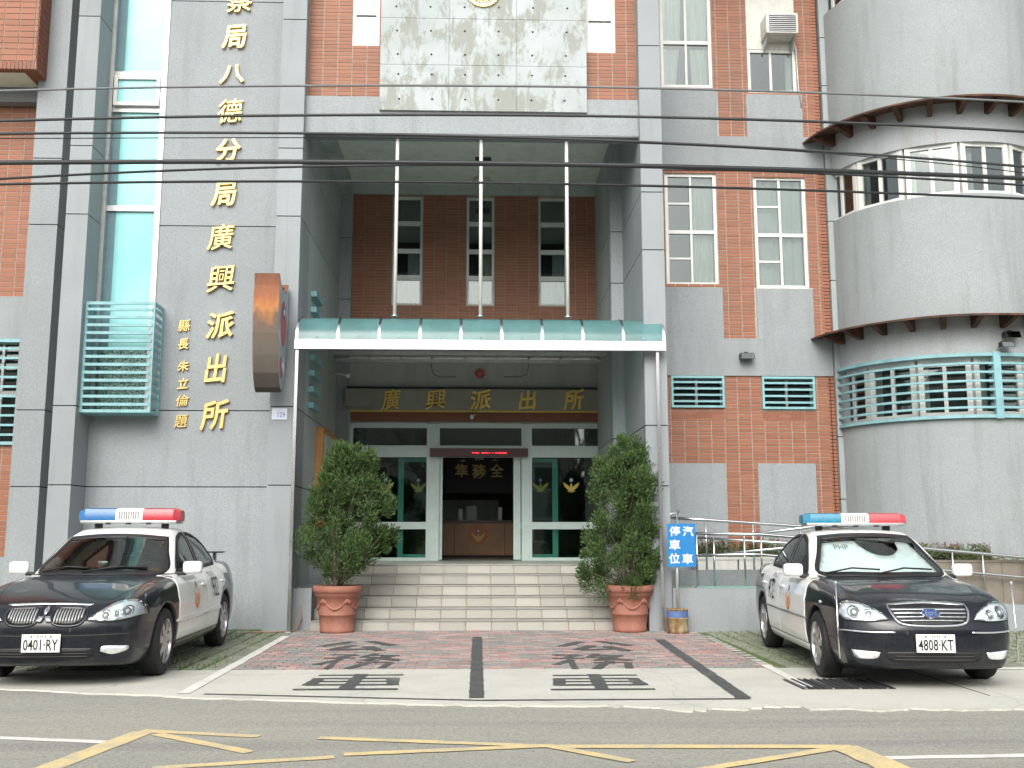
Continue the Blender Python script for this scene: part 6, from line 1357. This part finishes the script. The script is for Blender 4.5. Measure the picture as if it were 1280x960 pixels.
# ---- sedan with the oval badge, parked by the ramp --------------------------------------------------
qb = dict(base_q, L=4.73, W=1.70, H=1.44, fa=1.42, ra=-1.33, wr=.318, ar=.368, paint='livery_oval', spokes=7, sstyle=1,
    deck=[(-3, .95), (-2.36, .98), (-2.15, 1.035), (-1.6, 1.03), (-.9, .975), (0, .955), (.8, .955), (1.1, .945), (1.5, .905), (1.9, .835), (2.12, .765), (2.27, .68), (2.38, .60), (3, .5)],
    bottom=[(-3, .34), (-2.3, .26), (-1.9, .20), (-1, .185), (1, .185), (1.9, .165), (2.3, .18), (3, .24)],
    green=[(-3, .7), (-1.95, .90), (-1.6, 1.03), (-1.02, 1.33), (-.65, 1.42), (-.2, 1.447), (.14, 1.425), (.38, 1.36), (1.10, .94), (1.5, .70), (3, .3)],
    nose=[(0, .12), (.16, .06), (.24, .03), (.38, .006), (.50, 0), (.58, .02), (.66, .05), (.75, .11), (.9, .3), (2, .5)], tail=[(0, .2), (.3, .05), (.5, 0), (.7, .02), (.95, .08), (1.05, .12), (2, .5)],
    bow=.27, bowr=.24, wbow=.17, rbow=.14, crown=.05, fender=.014, crease=(.72, -.01), handle_z=.80,
    windshield=[(-.69, .975), (-.35, .962), (0, .958), (.35, .962), (.69, .975), (.61, 1.19), (.53, 1.358, 1), (.27, 1.38), (0, 1.387), (-.27, 1.38), (-.53, 1.358, 1), (-.61, 1.19)],
    rearglass=[(-.60, 1.08, 1), (.60, 1.08, 1), (.50, 1.31), (0, 1.34), (-.50, 1.31)],
    sideglass=[[(.70, .972, 1), (.46, 1.14), (.20, 1.295), (-.02, 1.36), (-.20, 1.375, 1), (-.235, .99, 1)], [(-.30, .993, 1), (-.265, 1.375, 1), (-.55, 1.36), (-.86, 1.275), (-1.14, 1.12), (-1.22, 1.04), (-1.16, 1.01, 1)]],
    doors=[[(1.02, .29, 1), (1.04, .60), (1.03, .83), (.98, .94, 1), (.25, .96), (-.245, .972, 1), (-.25, .29, 1)], [(-.262, .29, 1), (-.257, .972, 1), (-.75, .983), (-1.18, 1.0, 1), (-1.34, .92), (-1.30, .77), (-1.09, .72), (-.975, .59), (-.93, .39), (-.93, .29, 1)]],
    mould=[[(.98, .535), (.98, .55), (-.24, .555), (-.24, .54)], [(-.27, .54), (-.27, .555), (-.94, .56), (-.945, .545)]], mould_mat='decal_grey', sill=[(1.04, .185), (1.04, .278), (-.93, .278), (-.93, .185)], sill_mat='car_white',
    seams=[([(1.02, -.70), (1.5, -.69), (1.95, -.58), (2.12, -.50)], 'top'), ([(1.02, .70), (1.5, .69), (1.95, .58), (2.12, .50)], 'top')],
    mirror=(.72, .84, 1.00), wipers=[(-.10, .55), (-.62, -.05)], wz=.975, screen='car_glass_clear')
cb = (4.27, 11.6); carB = build_car(qb, (cb[0], cb[1], .014), R(-90 - 5), 'black and white police sedan with chrome barred grille beside the ramp, plate 4808')
B = carB
lightbar(B, -.15, 1.50, 1.15, ('bar_teal', 'bar_pink'), h=.125)
for s in (1, -1):
    o = [(s * .40, .615, 1), (s * .58, .595), (s * .78, .60, 1), (s * .83, .66), (s * .80, .735), (s * .72, .765), (s * .60, .74), (s * .47, .68)]
    lamp(B, o if s > 0 else o[::-1], 'front', [(s * .70, .672, .055), (s * .58, .655, .042)])
    fg = smooth_outline([(s * .50, .33, 1), (s * .54, .275), (s * .70, .272), (s * .745, .345, 1)] if s > 0 else [(s * .745, .345, 1), (s * .70, .272), (s * .54, .275), (s * .50, .33, 1)], 4); fo_ = B.patch('fog_lamp', fg, 'front', .006, 'lamp_reflector', thick=.01)
    cs_ = [(s * .36, .515, 1), (s * .60, .512), (s * .83, .522, 1), (s * .83, .508, 1), (s * .60, .498), (s * .36, .501, 1)]; B.patch('bumper_chrome', smooth_outline(cs_ if s > 0 else cs_[::-1], 3), 'front', .010, 'chrome', thick=.01)
    B.patch('side_repeater', [(1.60 + .035*math.cos(a), .73 + .014*math.sin(a)) for a in [2*math.pi*k/12 for k in range(12)]], 'left' if s > 0 else 'right', .006, 'plate_white', thick=.006)
    yy = s * .72; px_ = 2.16; B.part('corner_pole', MB().tube([(px_ - .02, yy + s*.06, .235), (px_ + .02, yy + s*.07, .26), (px_ + .01, yy + s*.075, .45), (px_ - .02, yy + s*.07, .92)], .007, 8), 'chrome')
    B.part('pole_knob', MB().lathe([(0, .03), (.012, .028), (.013, 0), (0, -.002)], (px_ - .02, yy + s*.07, .92), 10), 'chrome')
gq = smooth_outline([(-.375, .725, 1), (0, .742), (.375, .725, 1), (.35, .65), (.28, .585), (0, .57), (-.28, .585), (-.35, .65)], 4)
gr = B.patch('grille', gq, 'front', .004, 'car_black_trim', thick=.01); B.patch('grille_rim', grow(gq, .018), 'front', .014, 'chrome', gr, .02, .03, gq)
for z, w_ in ((.605, .30), (.635, .335), (.665, .35), (.695, .36)): B.patch('slat', [(-w_, z - .006), (0, z - .003), (w_, z - .006), (w_, z + .006), (0, z + .009), (-w_, z + .006)], 'front', .012, 'chrome', gr, .012)
ov = lambda a, b: [(a * math.cos(2*math.pi*k/28), .655 + b * math.sin(2*math.pi*k/28)) for k in range(28)]
bd_ = B.patch('badge', ov(.088, .038), 'front', .026, 'chrome', thick=.02); plain('badge_blue', (.03, .07, .24), .3); B.patch('badge_field', ov(.080, .032), 'front', .029, 'badge_blue', bd_, .004); B.text('badge_script', 'Ford', 'front', 0, .655, .105, .038, 'chrome', bd_, .0325, .008)
it = smooth_outline([(-.45, .335, 1), (-.40, .255), (0, .245), (.40, .255), (.45, .335, 1), (0, .34)], 4); ik = B.patch('air_intake', it, 'front', .004, 'car_black_trim', thick=.008)
for z in (.27, .30): B.patch('intake_bar', [(-.38, z - .004), (.38, z - .004), (.38, z + .004), (-.38, z + .004)], 'front', .010, 'dash', ik, .008)
number_plate(B, '4808·KT', .415)
for sd in ('left', 'right'):
    B.text('door_number', '972', sd, -.66, .75, .33, .23, 'car_black_trim', B.t, .013); emblem_patch(B, sd, .28, .70, .145); B.text('door_lettering', '桃園縣警察局', sd, .38, .885, .50, .045, 'decal_grey', B.t, .0085); B.text('door_lettering', 'POLICE', sd, -.62, .905, .30, .05, 'decal_grey', B.t, .0085)
# reflective sunshade behind the windscreen, cut out round the mirror
sh = smooth_outline([(-.655, 1.0), (0, .985), (.655, 1.0), (.585, 1.19), (.51, 1.33, 1), (.36, 1.345), (.33, 1.26), (.20, 1.20), (.02, 1.215), (-.10, 1.29), (-.14, 1.35), (-.30, 1.35), (-.51, 1.33, 1), (-.585, 1.19)], 5)
P_ = B.patch('sun_shade', sh, 'front', -.05, 'sunshade', thick=.004, grid=.05); tag(P_, 'pale silver sunshade with a cut-out round the mirror'); B.text('shade_print', 'PHP', 'front', -.32, 1.285, .16, .055, 'decal_grey', P_, -.045)
# ================================================================ across the road (seen in the glass and paintwork)
plain('house_wall', (.34, .33, .30), .85, dirt=.4); plain('house_wall_tan', (.38, .31, .24), .85, dirt=.4); plain('house_roof', (.16, .10, .085), .8)
for k, (x0, x1, y, h, mt, lb) in enumerate(((-30, -9, -17, 8.0, 'house_wall_tan', 'tan house with tiled roof across the road'), (-7.5, 5.5, -19, 8.4, 'house_wall', 'grey house with tiled roof across the road'), (7, 28, -17, 8.8, 'house_wall', 'wide grey house with tiled roof across the road'))):
    hs_ = thing('house', lb, 'house', ((x0+x1)/2, y, 0), 'houses across the road'); wl = MB().box(x0, x1, y - 8, y, 0, h).build('wall', mt, hs_)
    MB().prism([(y + .6, h), (y - 8.6, h), (y - 4, h + 1.9)], 'x', x0 - .4, x1 + .4).build('roof', 'house_roof', hs_)
    n = int((x1 - x0) / 3)
    for i in range(n):
        cx_ = x0 + (x1 - x0) * (i + .5) / n
        for z in ((1.1, 2.4), (4.0, 5.4)) if h > 6 else ((1.1, 2.5),): f = MB().box(cx_ - .8, cx_ + .8, y, y + .05, *z).build('window', 'white_frame', hs_); MB().box(cx_ - .72, cx_ + .72, y + .051, y + .06, z[0] + .08, z[1] - .08).build('pane', 'room_dark', f)
def bare_tree(x, y, h, seed, label):
    r_ = random.Random(seed); T = thing('bare_tree', label, 'tree', (x, y, 0), 'bare trees across the road'); mb = MB(); tk_ = MB()
    def grow_(p, d, L_, rad, lev, mbx):
        pts = [p]; q = p.copy()
        for k in range(4): d = (d + Vector((r_.gauss(0, .12), r_.gauss(0, .12), r_.gauss(.03, .08)))).normalized(); q = q + d * L_ / 4; pts.append(q.copy())
        mbx.tube(pts, [rad * (1 - .12 * k) for k in range(5)], 5 if lev > 1 else 8, False)
        if lev >= 5: return
        for c in range(3 if lev < 4 else 2):
            a = r_.uniform(0, 6.28); e = R(r_.uniform(22, 48)); o = d.orthogonal().normalized(); o.rotate(Matrix.Rotation(a, 3, d)); nd = (d * math.cos(e) + o * math.sin(e)).normalized(); grow_(pts[r_.choice((2, 3, 4))], nd, L_ * r_.uniform(.6, .8), rad * .55, lev + 1, mb)
    grow_(Vector((x, y, 0)), Vector((0, 0, 1)), h * .36, h * .022, 0, tk_); tk_.build('trunk', 'bark', T); mb.build('branches', 'bark', T)
bare_tree(-3.2, -9.5, 9.5, 2, 'leafless tree across the road, facing the steps'); bare_tree(3.6, -10.5, 10.5, 4, 'taller leafless tree across the road, facing the parking sign'); bare_tree(-10.5, -10, 9, 9, 'leafless tree across the road, facing the tall turquoise window')
